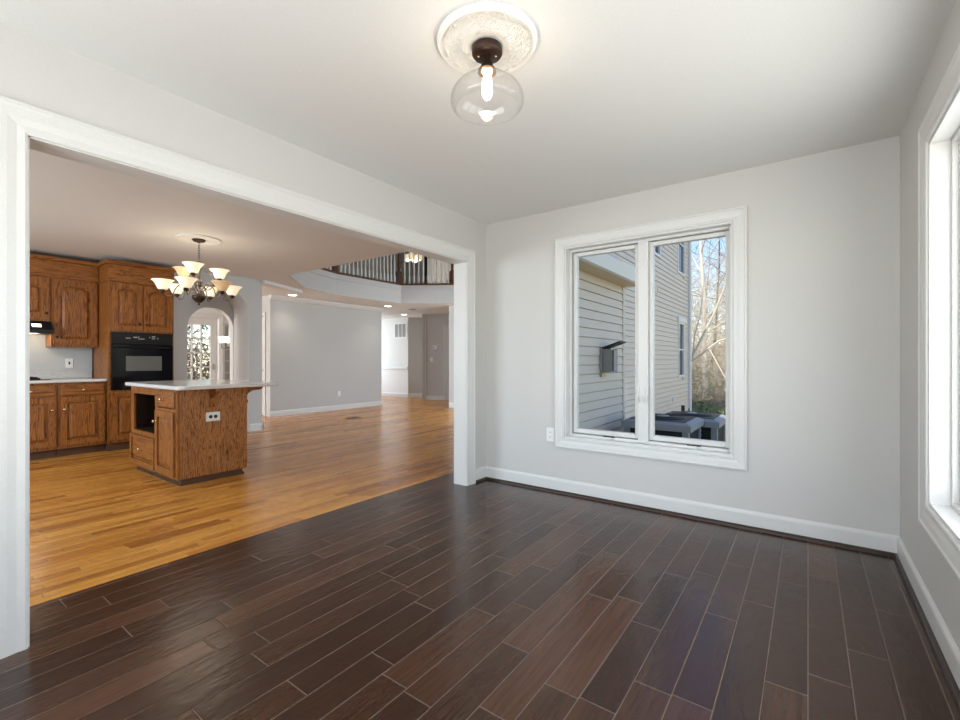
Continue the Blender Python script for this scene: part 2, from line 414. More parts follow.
# ------------------------------------------------------------------ windows of the dining room
def ring_box(mb, F, u0, u1, v0, v1, w, n0, n1, wb=None):
    wb = w if wb is None else wb
    mb.fbox(F, u0, u0 + w, v0, v1, n0, n1); mb.fbox(F, u1 - w, u1, v0, v1, n0, n1)
    mb.fbox(F, u0 + w, u1 - w, v0, v0 + wb, n0, n1); mb.fbox(F, u0 + w, u1 - w, v1 - w, v1, n0, n1)
    return mb
def casement_window(name, F, u0, u1, v0, v1, lights, org, cas_w, mull=0.062, crank=True, deep=0.0):
    """F: n = 0 on the room face of the wall, negative towards outside"""
    root = sroot(name, org)
    mb = MB(); casing(mb, F, u0, u1, v0, v1, cas_w, True); obj('casing', mb, M['trim'], root)
    mb = MB(); ring_box(mb, F, u0, u1, v0, v1, 0.014, -0.155, 0.004); obj('jamb_liner', mb, M['trim'], root)
    mb = MB(); ring_box(mb, F, u0 + 0.013, u1 - 0.013, v0 + 0.013, v1 - 0.013, 0.020, -0.150, -0.062 - deep); obj('frame', mb, M['trim'], root, 0.003)
    a0 = u0 + 0.040; a1 = u1 - 0.026; W = (a1 - a0 - mull * (lights - 1)) / lights
    for i in range(lights - 1):
        m0 = a0 + W * (i + 1) + mull * i
        mb = MB(); mb.fbox(F, m0, m0 + mull, v0 + 0.02, v1 - 0.02, -0.150, -0.05 - deep); obj('mullion', mb, M['trim'], root, 0.004)
    for i in range(lights):
        s0 = a0 + i * (W + mull); s1 = s0 + W
        mb = MB(); ring_box(mb, F, s0 + 0.001, s1 - 0.001, v0 + 0.040, v1 - 0.040, 0.030, -0.135, -0.082 - deep, 0.036)
        sash = obj('sash', mb, M['trim'], root, 0.004)
        mb = MB(); mb.fbox(F, s0 + 0.03, s1 - 0.03, v0 + 0.074, v1 - 0.068, -0.110, -0.105); obj('pane', mb, M['glass'], sash)
        if crank:
            mid = (s0 + s1) / 2
            mb = MB(); mb.fbox(F, mid - 0.10, mid + 0.07, v0 + 0.0135, v0 + 0.034, -0.062, -0.044)
            o_ = obj('crank_housing', mb, M['trim'], root, 0.004)
            mb = MB(); mb.fbox(F, mid + 0.0, mid + 0.095, v0 + 0.032, v0 + 0.042, -0.06, -0.046)
            tag(obj('crank_handle', mb, M['bronze'], o_, 0.003), 'dark folding crank handle')
            ux = s1 + 0.004 if i == 0 else s0 - 0.004
            mb = MB(); mb.fbox(F, ux - 0.008, ux + 0.008, v0 + 0.33, v0 + 0.46, -0.05, -0.036); mb.fbox(F, ux - 0.006, ux + 0.006, v0 + 0.34, v0 + 0.39, -0.036, -0.018)
            obj('lock_lever', mb, M['trim'], root, 0.003)
    return root
FB = frame((0, BY, 0), (1, 0, 0), (0, -1, 0)); FR = frame((RX, 0, 0), (0, 1, 0), (-1, 0, 0))
FF = frame((0, -1.25, 0), (1, 0, 0), (0, 1, 0))
casement_window('window_1', FB, *BW, 2, ((BW[0] + BW[1]) / 2, BY, BW[2]), 0.086, 0.078)
casement_window('window_2', FR, RWY[0], RWY[1], RWY[2], RWY[3], 3, (RX, 1.54, RWY[2]), 0.10, crank=False)
casement_window('window_added', FF, -2.2, 0.1, 0.47, 2.14, 3, (-1.05, -1.25, 0.47), 0.10, crank=False)  # this unseen window is added behind the camera to admit fill light

# ------------------------------------------------------------------ the setting: kitchen, hall, family room and loft
EX = -2.80
s = MB(); s.box(-7.72, LXB, -2.3, 3.85, KZ, 2.58)
s.fprism(lambda u, v, n: (u, v, n), [(-6.45, 3.85), (-7.33, 4.68), (-7.60, 5.55), (-7.57, 7.30), (-6.58, 7.95), (-3.26, 10.17), (-3.26, 12.0), (-12.0, 12.0), (-12.0, 3.85)], KZ, 2.86)
s.box(-12.0, -7.72, -1.4, 3.85, KZ, 2.58)
struct('ceiling_kitchen', s, M['ceil'])
# painted fascia round the open well, its moulding and the stained nosing under the balusters
well = [(-6.45, 3.85), (-7.33, 4.68), (-7.60, 5.55), (-7.57, 7.30), (-6.58, 7.95), (-3.30, 10.145)]
def well_strip(mb, off0, off1, z0, z1, pts=well):
    vs = []
    P = [Vector((a, b, 0)) for a, b in pts]
    ring = []
    for i, p in enumerate(P):
        d1 = (P[i] - P[i - 1]).normalized() if i > 0 else (P[1] - P[0]).normalized()
        d2 = (P[i + 1] - P[i]).normalized() if i < len(P) - 1 else d1
        n1 = Vector((d1.y, -d1.x, 0)); n2 = Vector((d2.y, -d2.x, 0)); n = (n1 + n2).normalized(); k = 1 / max(0.3, n.dot(n1))
        # normal towards the open well (+X side)
        if n.x < 0: n = -n
        a = p + n * off0 * k; b = p + n * off1 * k
        ring.append([(a.x, a.y, z0), (b.x, b.y, z0), (b.x, b.y, z1), (a.x, a.y, z1)])
    return mb.rings(ring, smooth=False)
mb = MB(); well_strip(mb, 0.0, 0.02, KZ - 0.004, 2.86); struct('trim_2', mb, M['wall_far'])
mb = MB(); well_strip(mb, 0.02, 0.05, 2.74, 2.845); struct('trim_3', mb, M['wall_far'])
loft_pts = [(-7.33, 4.68), (-7.60, 5.55), (-7.57, 7.30), (-6.58, 7.95), (-3.30, 10.145)]
# hull walls
w = MB()
wall_holes(w, 'x', -7.82, LXB, -2.3, -2.15, 0, KZ, [(-6.5, -3.9, 0.95, 2.15)])  # opening added out of view for the kitchen fill lamp
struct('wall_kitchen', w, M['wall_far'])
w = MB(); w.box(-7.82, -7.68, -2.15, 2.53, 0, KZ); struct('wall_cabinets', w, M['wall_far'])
w = MB(); w.box(EX, EX + 0.14, 3.70, 6.84, 0, 5.2); wall_holes(w, 'y', 6.70, 12.2, -3.25, -3.11, 0, 5.2, [(7.0, 8.7, 0.5, 2.58)]); w.box(-3.25, EX, 6.70, 6.84, 0, 5.2); w.box(EX, LXB, 3.54, 3.70, 0, KZ)  # hole added out of view for the family room fill lamp
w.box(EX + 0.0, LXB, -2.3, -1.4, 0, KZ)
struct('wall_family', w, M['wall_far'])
w = MB(); w.box(-12.2, -12.0, 5.3, 7.95, 0, 5.2); w.box(-12.2, -12.0, 7.95, 9.45, 0, 0.4); w.box(-12.2, -12.0, 7.95, 9.45, 2.3, 5.2); w.box(-12.2, -12.0, 9.45, 12.2, 0, 5.2)  # gap added out of view for the hall fill lamp
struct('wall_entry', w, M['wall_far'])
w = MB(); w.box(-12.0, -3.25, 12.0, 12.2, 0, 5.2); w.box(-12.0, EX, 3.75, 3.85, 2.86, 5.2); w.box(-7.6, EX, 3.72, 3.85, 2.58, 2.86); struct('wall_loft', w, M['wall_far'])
w = MB(); w.box(-9.7, -3.25, 10.4, 10.55, 2.86, 5.2); w.box(-9.7, -9.55, 10.4, 12.0, 2.86, 5.2); struct('wall_upstairs', w, M['wall_far'])
struct('ceiling_loft', MB().box(-12.2, -2.66, 3.72, 6.84, 5.2, 5.3).box(-12.2, -3.11, 6.84, 12.2, 5.2, 5.3), M['ceil'])
# thick arched wall beside the oven cabinet, and the smaller arch behind it
def arch_poly(y0, y1, a0, a1, spring, top, n=20):
    R = (a1 - a0) / 2; c = (a0 + a1) / 2
    return [(y0, 0), (a0, 0), (a0, spring)] + [(c - R * math.cos(PI * i / n), spring + (top - spring) * math.sin(PI * i / n)) for i in range(1, n)] + [(a1, spring), (a1, 0), (y1, 0), (y1, KZ), (y0, KZ)]
FA = frame((0, 0, 0), (0, 1, 0), (1, 0, 0))
struct('wall_arch', MB().fprism(FA, arch_poly(2.545, 3.85, 2.738, 3.638, 1.83, 2.28), -7.70, -7.2), M['wall_far'])
struct('wall_inner_arch', MB().fprism(FA, arch_poly(2.53, 3.85, 2.95, 3.632, 1.645, 1.985), -7.82, -7.70), M['wall_far'])
baseboard('baseboard_arch', (-7.2, 3.64), (-7.2, 3.864), (1, 0), None, 0.12)
baseboard('baseboard_arch_end', (-7.186, 3.85), (-7.82, 3.85), (0, 1), None, 0.12)
# closet core: long partition facing the family room, and the door wall at its end
struct('wall_partition', MB().box(-8.85, -8.7, 4.82, 7.73, 0, KZ), M['wall_far'])
w = MB(); wall_holes(w, 'x', -9.75, -8.85, 4.82, 4.95, 0, KZ, [(-9.66, -8.93, 0, 2.03)]); w.box(-9.75, -8.85, 7.6, 7.73, 0, KZ); w.box(-9.75, -9.62, 4.95, 7.6, 0, KZ); struct('wall_closet', w, M['wall_far'])
baseboard('baseboard_partition', (-8.7, 4.806), (-8.7, 7.744), (1, 0), None, 0.11)
baseboard('baseboard_partition_end', (-8.7, 7.73), (-9.75, 7.73), (0, 1), None, 0.11)
# crown along the partition, and a strip over the hall mouth
mb = MB(); k = [(0, 0), (0.0, -0.09), (0.02, -0.085), (0.075, -0.02), (0.08, 0)]
mb.rings([[(-8.7 + a, yy, KZ + b) for a, b in k] for yy in (4.80, 7.76)], smooth=False); struct('trim_4', mb, M['trim'])
mb = MB(); mb.fprism(lambda u, v, n: (u, v, n), [(-7.12, 3.85), (-7.60, 4.83), (-7.66, 4.83), (-7.18, 3.85)], 2.385, KZ); struct('trim_5', mb, M['trim'])
# six-panel door at the end of the hall
d = sroot('door_1', (-9.29, 4.82, 0))
FD = frame((-9.65, 4.86, 0), (1, 0, 0), (0, -1, 0))
mb = MB(); mb.fbox(FD, 0, 0.71, 0.01, 2.02, -0.035, 0)
for (u0, u1) in ((0.09, 0.32), (0.39, 0.62)):
    for (v0, v1) in ((0.22, 0.82), (0.96, 1.52), (1.64, 1.90)):
        ring_box(mb, FD, u0, u1, v0, v1, 0.02, 0, 0.006); mb.fbox(FD, u0 + 0.04, u1 - 0.04, v0 + 0.04, v1 - 0.04, 0, 0.006)
obj('panel', mb, M['trim'], d)
mb = MB(); mb.lathe(FD(0.655, 0.93, 0.0), [(0.028, 0), (0.028, 0.008), (0.010, 0.012), (0.010, 0.05)], 12, (0, -1, 0)); mb.fbox(FD, 0.55, 0.665, 0.92, 0.94, 0.045, 0.058)
tag(obj('lever_handle', mb, M['nickel'], d), 'metal lever handle')
mb = MB(); casing(mb, frame((0, 4.82, 0), (1, 0, 0), (0, -1, 0)), -9.66, -8.93, 0, 2.03, 0.07, False); obj('casing', mb, M['trim'], d)
mb = MB()
for v in (0.35, 1.75): mb.fbox(FD, 0.712, 0.722, v, v + 0.09, 0.0, 0.006)
obj('hinge', mb, M['nickel'], d)
# far hall walls
w = MB(); w.box(-12.0, -9.86, 9.82, 9.95, 0, KZ); struct('wall_hall', w, M['ceil'])
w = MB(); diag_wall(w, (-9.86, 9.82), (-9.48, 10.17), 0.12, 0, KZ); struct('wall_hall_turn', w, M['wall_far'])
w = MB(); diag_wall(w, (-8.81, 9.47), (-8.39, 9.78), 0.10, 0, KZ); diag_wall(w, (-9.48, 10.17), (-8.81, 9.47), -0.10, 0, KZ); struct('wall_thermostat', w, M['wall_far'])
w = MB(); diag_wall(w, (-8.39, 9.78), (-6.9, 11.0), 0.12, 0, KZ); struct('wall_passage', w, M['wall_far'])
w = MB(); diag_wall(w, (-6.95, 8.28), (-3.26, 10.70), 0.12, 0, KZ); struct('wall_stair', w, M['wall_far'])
baseboard('baseboard_hall', (-12.0, 9.82), (-9.86, 9.82), (0, -1), None, 0.12)
n_ = Vector((0.35, -0.38)).normalized(); baseboard('baseboard_hall_turn', (-9.86, 9.82), (-9.48, 10.17), n_, None, 0.12)
n_ = Vector((0.31, -0.42)).normalized(); baseboard('baseboard_thermostat', (-8.81, 9.47), (-8.39, 9.78), n_, None, 0.12)
n_ = Vector((2.72, -4.15)).normalized(); baseboard('baseboard_stair', (-6.95, 8.28), (-3.28, 10.69), n_, None, 0.12)
mb = MB(); mb.box(-12.0, -9.86, 9.79, 9.82, 0.855, 0.925); struct('trim_6', mb, M['trim'], bevel=0.008)
mb = MB(); diag_wall(mb, (-8.36, 9.755), (-8.275, 9.85), 0.05, 0, 2.12); struct('trim_7', mb, M['trim'])
mb = MB(); diag_wall(mb, (-8.835, 9.47), (-8.80, 9.44), 0.03, 0, KZ - 0.03); struct('trim_8', mb, M['trim'])
# breakfast room behind the arches
w = MB(); wall_holes(w, 'x', -10.55, -7.82, -1.4, -1.25, 0, KZ, [(-10.1, -8.1, 0.6, 2.2)])  # opening added out of view for the breakfast room fill lamp
w.box(-10.55, -9.75, 5.3, 5.42, 0, KZ); struct('wall_breakfast', w, M['ceil'])
FDY = (3.30, 4.60); W2Y = (4.72, 5.2)
w = MB(); wall_holes(w, 'y', -1.4, 5.42, -10.55, -10.4, 0, KZ, [(FDY[0], FDY[1], 0.02, 2.05), (W2Y[0], W2Y[1], 0.55, 1.95)]); struct('wall_glazed', w, M['ceil'])
mb = MB(); k = [(0, 0), (0.0, -0.12), (0.025, -0.11), (0.10, -0.025), (0.11, 0)]
mb.rings([[(-10.4 + a, yy, KZ + b) for a, b in k] for yy in (-1.25, 5.3)], smooth=False); struct('trim_9', mb, M['trim'])
FG = frame((-10.4, 0, 0), (0, 1, 0), (1, 0, 0))
def muntin_unit(root, name, F, u0, u1, v0, v1, cols, rows, stile, rail_b, rail_t, depth=-0.09):
    mb = MB()
    mb.fbox(F, u0, u0 + stile, v0, v1, depth - 0.03, depth + 0.02); mb.fbox(F, u1 - stile, u1, v0, v1, depth - 0.03, depth + 0.02)
    mb.fbox(F, u0 + stile, u1 - stile, v0, v0 + rail_b, depth - 0.03, depth + 0.02); mb.fbox(F, u0 + stile, u1 - stile, v1 - rail_t, v1, depth - 0.03, depth + 0.02)
    gu0, gu1, gv0, gv1 = u0 + stile, u1 - stile, v0 + rail_b, v1 - rail_t
    for i in range(1, cols):
        c_ = gu0 + (gu1 - gu0) * i / cols; mb.fbox(F, c_ - 0.014, c_ + 0.014, gv0, gv1, depth - 0.02, depth + 0.012)
    for i in range(1, rows):
        c_ = gv0 + (gv1 - gv0) * i / rows; mb.fbox(F, gu0, gu1, c_ - 0.014, c_ + 0.014, depth - 0.02, depth + 0.012)
    o = obj(name, mb, M['trim'], root)
    g = MB(); g.fbox(F, gu0, gu1, gv0, gv1, depth - 0.012, depth - 0.006); obj('pane', g, M['glass'], o)
    return o
d2 = sroot('door_2', (-10.4, 4.1, 0))
o = muntin_unit(d2, 'leaf', FG, 3.62, 4.58, 0.03, 2.03, 4, 4, 0.12, 0.66, 0.14)
mb = MB(); mb.fbox(FG, 4.50, 4.52, 0.93, 1.05, -0.07, -0.03); tag(obj('handle', mb, M['nickel'], d2), 'metal door handle')
mb = MB(); casing(mb, FG, FDY[0], FDY[1], 0.0, 2.05, 0.085, False); obj('casing', mb, M['trim'], d2)
mb = MB(); mb.fbox(FG, 3.30, 3.62, 0.02, 2.05, -0.14, -0.05); mb.fbox(FG, 3.62, 4.6, 2.03, 2.05, -0.14, -0.02); obj('frame', mb, M['trim'], d2)
w4 = sroot('window_4', (-10.4, 4.96, 0.55))
muntin_unit(w4, 'sash', FG, W2Y[0], W2Y[1], 0.55, 1.95, 2, 5, 0.04, 0.05, 0.05)
mb = MB(); casing(mb, FG, W2Y[0], W2Y[1], 0.55, 1.95, 0.07, True); obj('casing', mb, M['trim'], w4)

mb = MB(); mb.box(-7.9, LXB, -3.5, -2.3, 2.40, 2.56); mb.box(-10.6, -7.9, -2.7, -1.4, 2.40, 2.56); mb.box(LXB, 0.7, -2.7, -1.4, 2.40, 2.56); struct('added_sun_shade', mb, M['ext_white'])  # unseen overhang added to keep sun patches off the floors
struct('added_upper_wall', MB().box(LXB, 0.60, -1.4, 3.70, 2.56, 5.8), M['siding'])  # unseen block added to cast shade over the condensers
# ground outside
g = MB()
def gz(x, y):
    if y < 7.5: return -0.52
    if y < 11.5: return -0.52 - 0.38 * (y - 7.5) / 4
    r = max(0.0, y - 14)
    return -0.9 + min(3.4, 0.105 * r) + 0.12 * math.sin(x * 0.7 + y * 0.4)
nx, ny = 50, 60
xs = [-45 + 90 * i / nx for i in range(nx + 1)]; ys = [-30 + 100 * j / ny for j in range(ny + 1)]
g.add([(x, y, gz(x, y)) for y in ys for x in xs], [(j * (nx + 1) + i, j * (nx + 1) + i + 1, (j + 1) * (nx + 1) + i + 1, (j + 1) * (nx + 1) + i) for j in range(ny) for i in range(nx)], True)
struct('ground', g, M['ground'])

# ------------------------------------------------------------------ house wing seen through the back window
AX, BX = -2.30, -2.97
A0, A1, B1 = 3.72, 6.86, 14.9
LAP = 0.119
def siding(mb, x, y0, y1, z0, z1, holes=()):
    z = z0
    while z < z1 - 1e-4:
        zt = min(z + LAP, z1)
        segs = [(y0, y1)]
        for (h0, h1, hz0, hz1) in holes:
            if zt > hz0 + 1e-3 and z < hz1 - 1e-3:
                new = []
                for a, b in segs:
                    if h1 <= a or h0 >= b: new.append((a, b)); continue
                    if a < h0: new.append((a, h0))
                    if h1 < b: new.append((h1, b))
                segs = new
        for a, b in segs:
            prof = [(x - 0.03, z), (x - 0.016, z), (x - 0.016, z + 0.012), (x + 0.013, z + 0.012), (x + 0.0015, zt), (x - 0.03, zt)]
            mb.rings([[(px, yy, pz) for px, pz in prof] for yy in (a, b)], smooth=False)
        z = zt
    return mb
hw = thing('house_wing', 'tan vinyl-sided two-storey house wing outside the back window', 'house', (AX, 5.3, -0.55))
mb = MB(); siding(mb, AX, A0, A1, 2.26 - 24 * LAP, 2.26); tag(obj('low_siding', mb, M['siding'], hw), 'tan lap siding of the single-storey bump-out')
mb = MB(); mb.box(AX - 0.5, AX - 0.031, A0, A1, -0.6, 2.26); obj('low_wall_core', mb, M['siding'], hw)
mb = MB(); mb.box(AX - 0.55, AX + 0.018, A1 - 0.005, A1 + 0.085, -0.6, 2.26); obj('corner_post', mb, M['siding'], hw)
mb = MB(); mb.box(AX - 0.5, AX + 0.25, A0, A1 + 0.12, 2.26, 2.28); tag(obj('soffit', mb, M['soffit'], hw), 'tan soffit')
mb = MB(); mb.rings([[(px, yy, pz) for px, pz in ((AX + 0.25, 2.255), (AX + 0.29, 2.265), (AX + 0.325, 2.43), (AX + 0.31, 2.445), (AX + 0.25, 2.445))] for yy in (A0, A1 + 0.14)], smooth=False)
tag(obj('gutter', mb, M['ext_white'], hw), 'white eave gutter')
mb = MB(); y2 = A1 + 0.14; mb.add([(AX + 0.29, A0, 2.465), (AX + 0.29, y2, 2.465), (BX + 0.02, y2, 2.80), (BX + 0.02, A0, 2.80), (AX + 0.29, A0, 2.446), (AX + 0.29, y2, 2.446), (BX + 0.02, y2, 2.28), (BX + 0.02, A0, 2.28)],
    [(0, 1, 2, 3), (4, 7, 6, 5), (0, 4, 5, 1), (1, 5, 6, 2), (2, 6, 7, 3), (3, 7, 4, 0)]); obj('low_roof', mb, M['meter'], hw)
WINS = [(7.0, 8.7, 0.5, 2.58), (11.0, 11.57, 3.72, 5.3), (13.55, 14.3, 3.66, 5.3), (13.62, 14.22, 0.71, 2.17)]  # first one added behind the bump-out to admit the family room fill
mb = MB(); siding(mb, BX, 6.85, B1, 2.5 - 30 * LAP - 0.0, 5.7, [(a - 0.06, b + 0.06, c - 0.06, d_ + 0.06) for a, b, c, d_ in WINS]); siding(mb, EX + 0.17, A0, 6.85, 2.35, 5.7) if False else None
mb = MB(); siding(mb, BX, 6.2, B1, -1.0, 5.7, [(a - 0.06, b + 0.06, c - 0.06, d_ + 0.06) for a, b, c, d_ in WINS])
tag(obj('tall_siding', mb, M['siding'], hw), 'tan lap siding of the two-storey wall')
mb = MB(); mb.box(-3.10, BX - 0.031, 12.3, B1, -1.0, 5.7); mb.box(-12.0, BX - 0.031, B1 - 0.1, B1 - 0.001, -1.0, 5.7); obj('tall_wall_core', mb, M['siding'], hw)
mb = MB(); mb.box(BX - 0.06, BX + 0.02, B1 - 0.01, B1 + 0.10, -1.0, 5.7); obj('corner_post', mb, M['ext_white'], hw)
mb = MB(); mb.tube([(BX + 0.055, B1 + 0.02, -0.9), (BX + 0.055, B1 + 0.02, 5.5)], 0.045, 8); tag(obj('downspout', mb, M['ext_white'], hw), 'pale downspout')
mb = MB(); mb.box(-12.0, BX + 0.12, A0, B1 + 0.05, 5.7, 5.85); obj('eave', mb, M['ext_white'], hw)
FW = frame((BX, 0, 0), (0, 1, 0), (1, 0, 0))
for a, b, c_, d_ in WINS:
    mb = MB(); ring_box(mb, FW, a - 0.06, b + 0.06, c_ - 0.06, d_ + 0.06, 0.06, -0.06, 0.03)
    mb.fbox(FW, a, b, (c_ + d_) / 2 - 0.02, (c_ + d_) / 2 + 0.02, -0.05, 0.012)
    wf = obj('window_frame', mb, M['ext_white'], hw)
    mb = MB(); mb.fbox(FW, a, b, c_, d_, -0.05, -0.02); obj('pane', mb, M['glass' if a < 10 else 'ext_glass'], wf)
mb = MB(); mb.fbox(FW, 13.45, 14.45, 2.23, 2.36, -0.02, 0.06); obj('window_head', mb, M['ext_white'], hw)
mb = MB(); ring_box(mb, FW, 11.12, 11.38, 2.75, 2.95, 0.03, 0.0, 0.03); mb.fbox(FW, 11.15, 11.35, 2.78, 2.92, 0, 0.018); obj('vent_cover', mb, M['siding'], hw)
mb = MB(); mb.fbox(FW, 12.9, 13.02, 0.02, 0.12, 0, 0.05); obj('faucet_cover', mb, M['ext_white'], hw)

# electrical box with its lid propped open on the bump-out wall
ey, ez = 6.10, 0.96
FE = frame((AX, ey, ez), (0, 1, 0), (1, 0, 0))
eb = thing('electrical_box', 'grey weatherproof electrical box with its lid propped open on tan siding', 'electrical box', (AX, ey, ez - 0.05))
mb = MB(); mb.fbox(FE, -0.19, 0.19, 0.0, 0.34, 0.012, 0.026); obj('back_plate', mb, M['meter'], eb, 0.004)
mb = MB(); ring_box(mb, FE, -0.13, 0.12, 0.01, 0.33, 0.015, 0.026, 0.15); mb.fbox(FE, -0.115, 0.105, 0.025, 0.315, 0.026, 0.05); mb.fbox(FE, -0.02, 0.12, 0.01, 0.33, 0.12, 0.15); obj('housing', mb, M['meter'], eb, 0.004)
mb = MB(); mb.fbox(FE, -0.10, -0.03, 0.06, 0.24, 0.05, 0.09); tag(obj('receptacle', mb, M['iron'], eb), 'black receptacle inside')
mb = MB(); mb.add([FE(-0.15, 0.335, 0.03), FE(0.13, 0.335, 0.03), FE(0.13, 0.42, 0.27), FE(-0.15, 0.42, 0.27), FE(-0.15, 0.35, 0.025), FE(0.13, 0.35, 0.025), FE(0.13, 0.435, 0.265), FE(-0.15, 0.435, 0.265)],
    [(0, 1, 2, 3), (4, 7, 6, 5), (0, 4, 5, 1), (1, 5, 6, 2), (2, 6, 7, 3), (3, 7, 4, 0)]); tag(obj('lid', mb, M['iron'], eb), 'dark lid propped open')
mb = MB(); mb.fbox(FE, 0.13, 0.36, 0.02, 0.25, 0.012, 0.05); obj('junction_plate', mb, M['soffit'], eb)
mb = MB(); mb.fbox(FE, -0.17, -0.02, -0.05, -0.005, 0.012, 0.035); obj('conduit_strap', mb, M['soffit'], eb)
# disconnect box on the taller wall
FQ = frame((BX, 7.9, 0.02), (0, 1, 0), (1, 0, 0))
db = thing('disconnect_box', 'small grey disconnect box low on the taller tan wall behind the condensers', 'electrical box', (BX + 0.013, 8.1, 0.02))
mb = MB(); mb.fbox(FQ, 0.1, 0.45, 0.0, 0.32, 0.013, 0.11); obj('enclosure', mb, M['meter'], db, 0.006)
mb = MB(); mb.tube([FQ(0.28, 0.0, 0.06), FQ(0.28, -0.2, 0.06), FQ(0.5, -0.35, 0.07)], 0.018, 8); obj('conduit', mb, M['iron'], db)

# condensers
def condenser(x1, y0, label, w=0.80, zt=0.35, zb=-0.60):
    r = thing('condenser', label, 'air conditioner', (x1 - w / 2, y0 + w / 2, zb), 'air conditioning condensers outside')
    x0 = x1 - w; y1 = y0 + w
    mb = MB(); mb.box(x0 - 0.08, x1 + 0.08, y0 - 0.08, y1 + 0.08, zb, zb + 0.09); obj('pad', mb, M['ac'], r)
    zb2 = zb + 0.09
    mb = MB(); mb.box(x0 + 0.03, x1 - 0.03, y0 + 0.03, y1 - 0.03, zb2, zt - 0.10)
    for i in range(22):
        z = zb2 + 0.03 + (zt - 0.16 - zb2) * i / 22
        mb.box(x0 + 0.02, x1 - 0.02, y0 + 0.02, y1 - 0.02, z, z + 0.008)
    tag(obj('coil_grille', mb, M['grille'], r), 'black coil grille')
    for cx, cy in ((x0, y0), (x1, y0), (x1, y1), (x0, y1)):
        sx = 1 if cx == x0 else -1; sy = 1 if cy == y0 else -1
        mb = MB(); mb.box(cx, cx + sx * 0.075, cy, cy + sy * 0.075, zb2, zt - 0.10)
        for i in range(11):
            z = zb2 + 0.04 + i * 0.062
            if z < zt - 0.14: mb.box(cx - sx * 0.004, cx + sx * 0.07, cy - sy * 0.004, cy + sy * 0.07, z, z + 0.024)
        obj('corner_post', mb, M['ac'], r)
    e = 0.035
    mb = MB()
    a = [(x0 - e, y0 - e), (x1 + e, y0 - e), (x1 + e, y1 + e), (x0 - e, y1 + e)]
    b = [(x0 + 0.04, y0 + 0.04), (x1 - 0.04, y0 + 0.04), (x1 - 0.04, y1 - 0.04), (x0 + 0.04, y1 - 0.04)]
    mb.rings([[(p[0], p[1], zt - 0.11) for p in a], [(p[0], p[1], zt - 0.03) for p in a], [(p[0], p[1], zt) for p in b]], smooth=False)
    obj('top_cover', mb, M['ac'], r)
    cx, cy = (x0 + x1) / 2, (y0 + y1) / 2
    mb = MB(); mb.box(x0 + 0.045, x1 - 0.045, y0 + 0.045, y1 - 0.045, zt - 0.004, zt + 0.006); mb.lathe((cx, cy, zt), [(0.29, 0), (0.29, 0.012), (0.27, 0.02), (0.02, 0.024)], 28)
    for k in range(6): mb.lathe((cx, cy, zt + 0.02), [(0.27 - 0.04 * k, 0), (0.262 - 0.04 * k, 0.008), (0.254 - 0.04 * k, 0)], 28)
    fg = obj('fan_grille', mb, M['grille'], r)
    mb = MB(); mb.lathe((cx, cy, zt + 0.024), [(0.075, 0), (0.075, 0.012), (0.06, 0.016)], 20); obj('motor_cap', mb, M['ac'], fg)
    return r
condenser(-1.20, 6.05, 'grey condenser unit standing closest to the window pane')
condenser(-1.02, 6.98, 'grey condenser unit behind the one closest to the window', zt=0.31)

# iron fence
FY = 11.5; fx0, fx1 = -2.4, 3.6
ff = thing('iron_fence', 'low black iron picket fence in front of the woods', 'fence', ((fx0 + fx1) / 2, FY, -0.95))
for z in (-0.13, -0.80):
    mb = MB(); mb.box(fx0, fx1, FY - 0.015, FY + 0.015, z - 0.015, z + 0.015); obj('rail', mb, M['iron'], ff)
for k in range(4):
    x = fx0 + (fx1 - fx0) * k / 3
    mb = MB(); mb.box(x - 0.035, x + 0.035, FY - 0.035, FY + 0.035, -0.98, 0.06); obj('post', mb, M['iron'], ff)
x = fx0 + 0.13
while x < fx1 - 0.08:
    mb = MB(); mb.box(x - 0.01, x + 0.01, FY - 0.01, FY + 0.01, -0.9, -0.03); mb.lathe((x, FY, -0.04), [(0.022, 0), (0.002, 0.06)], 6); obj('picket', mb, M['iron'], ff)
    x += 0.15

# woods
def grow(mb, p, d, L, r, depth, rnd, spread=0.55, up=0.12, kids=3):
    n = 3; pts = [p]; rad = [r]
    for i in range(n):
        d = (d + Vector((rnd.uniform(-.16, .16), rnd.uniform(-.16, .16), rnd.uniform(-.02, .12)))).normalized()
        p = p + d * L / n; pts.append(p); rad.append(max(0.003, r * (1 - 0.55 * (i + 1) / n)))
    mb.tube(pts, rad, 5 if depth > 1 else 4)
    if depth == 0: return
    for k in range(kids):
        t_ = rnd.uniform(0.35, 1.0); i = min(n - 1, int(t_ * n)); b = pts[i].lerp(pts[i + 1], t_ * n - i)
        a = rnd.uniform(0, 2 * PI); side = Vector((math.cos(a), math.sin(a), rnd.uniform(0.1, 0.7)))
        grow(mb, b, (d * (1 - spread) + side * spread + Vector((0, 0, up))).normalized(), L * rnd.uniform(0.5, 0.72), rad[i] * 0.55, depth - 1, rnd, spread, up, kids)
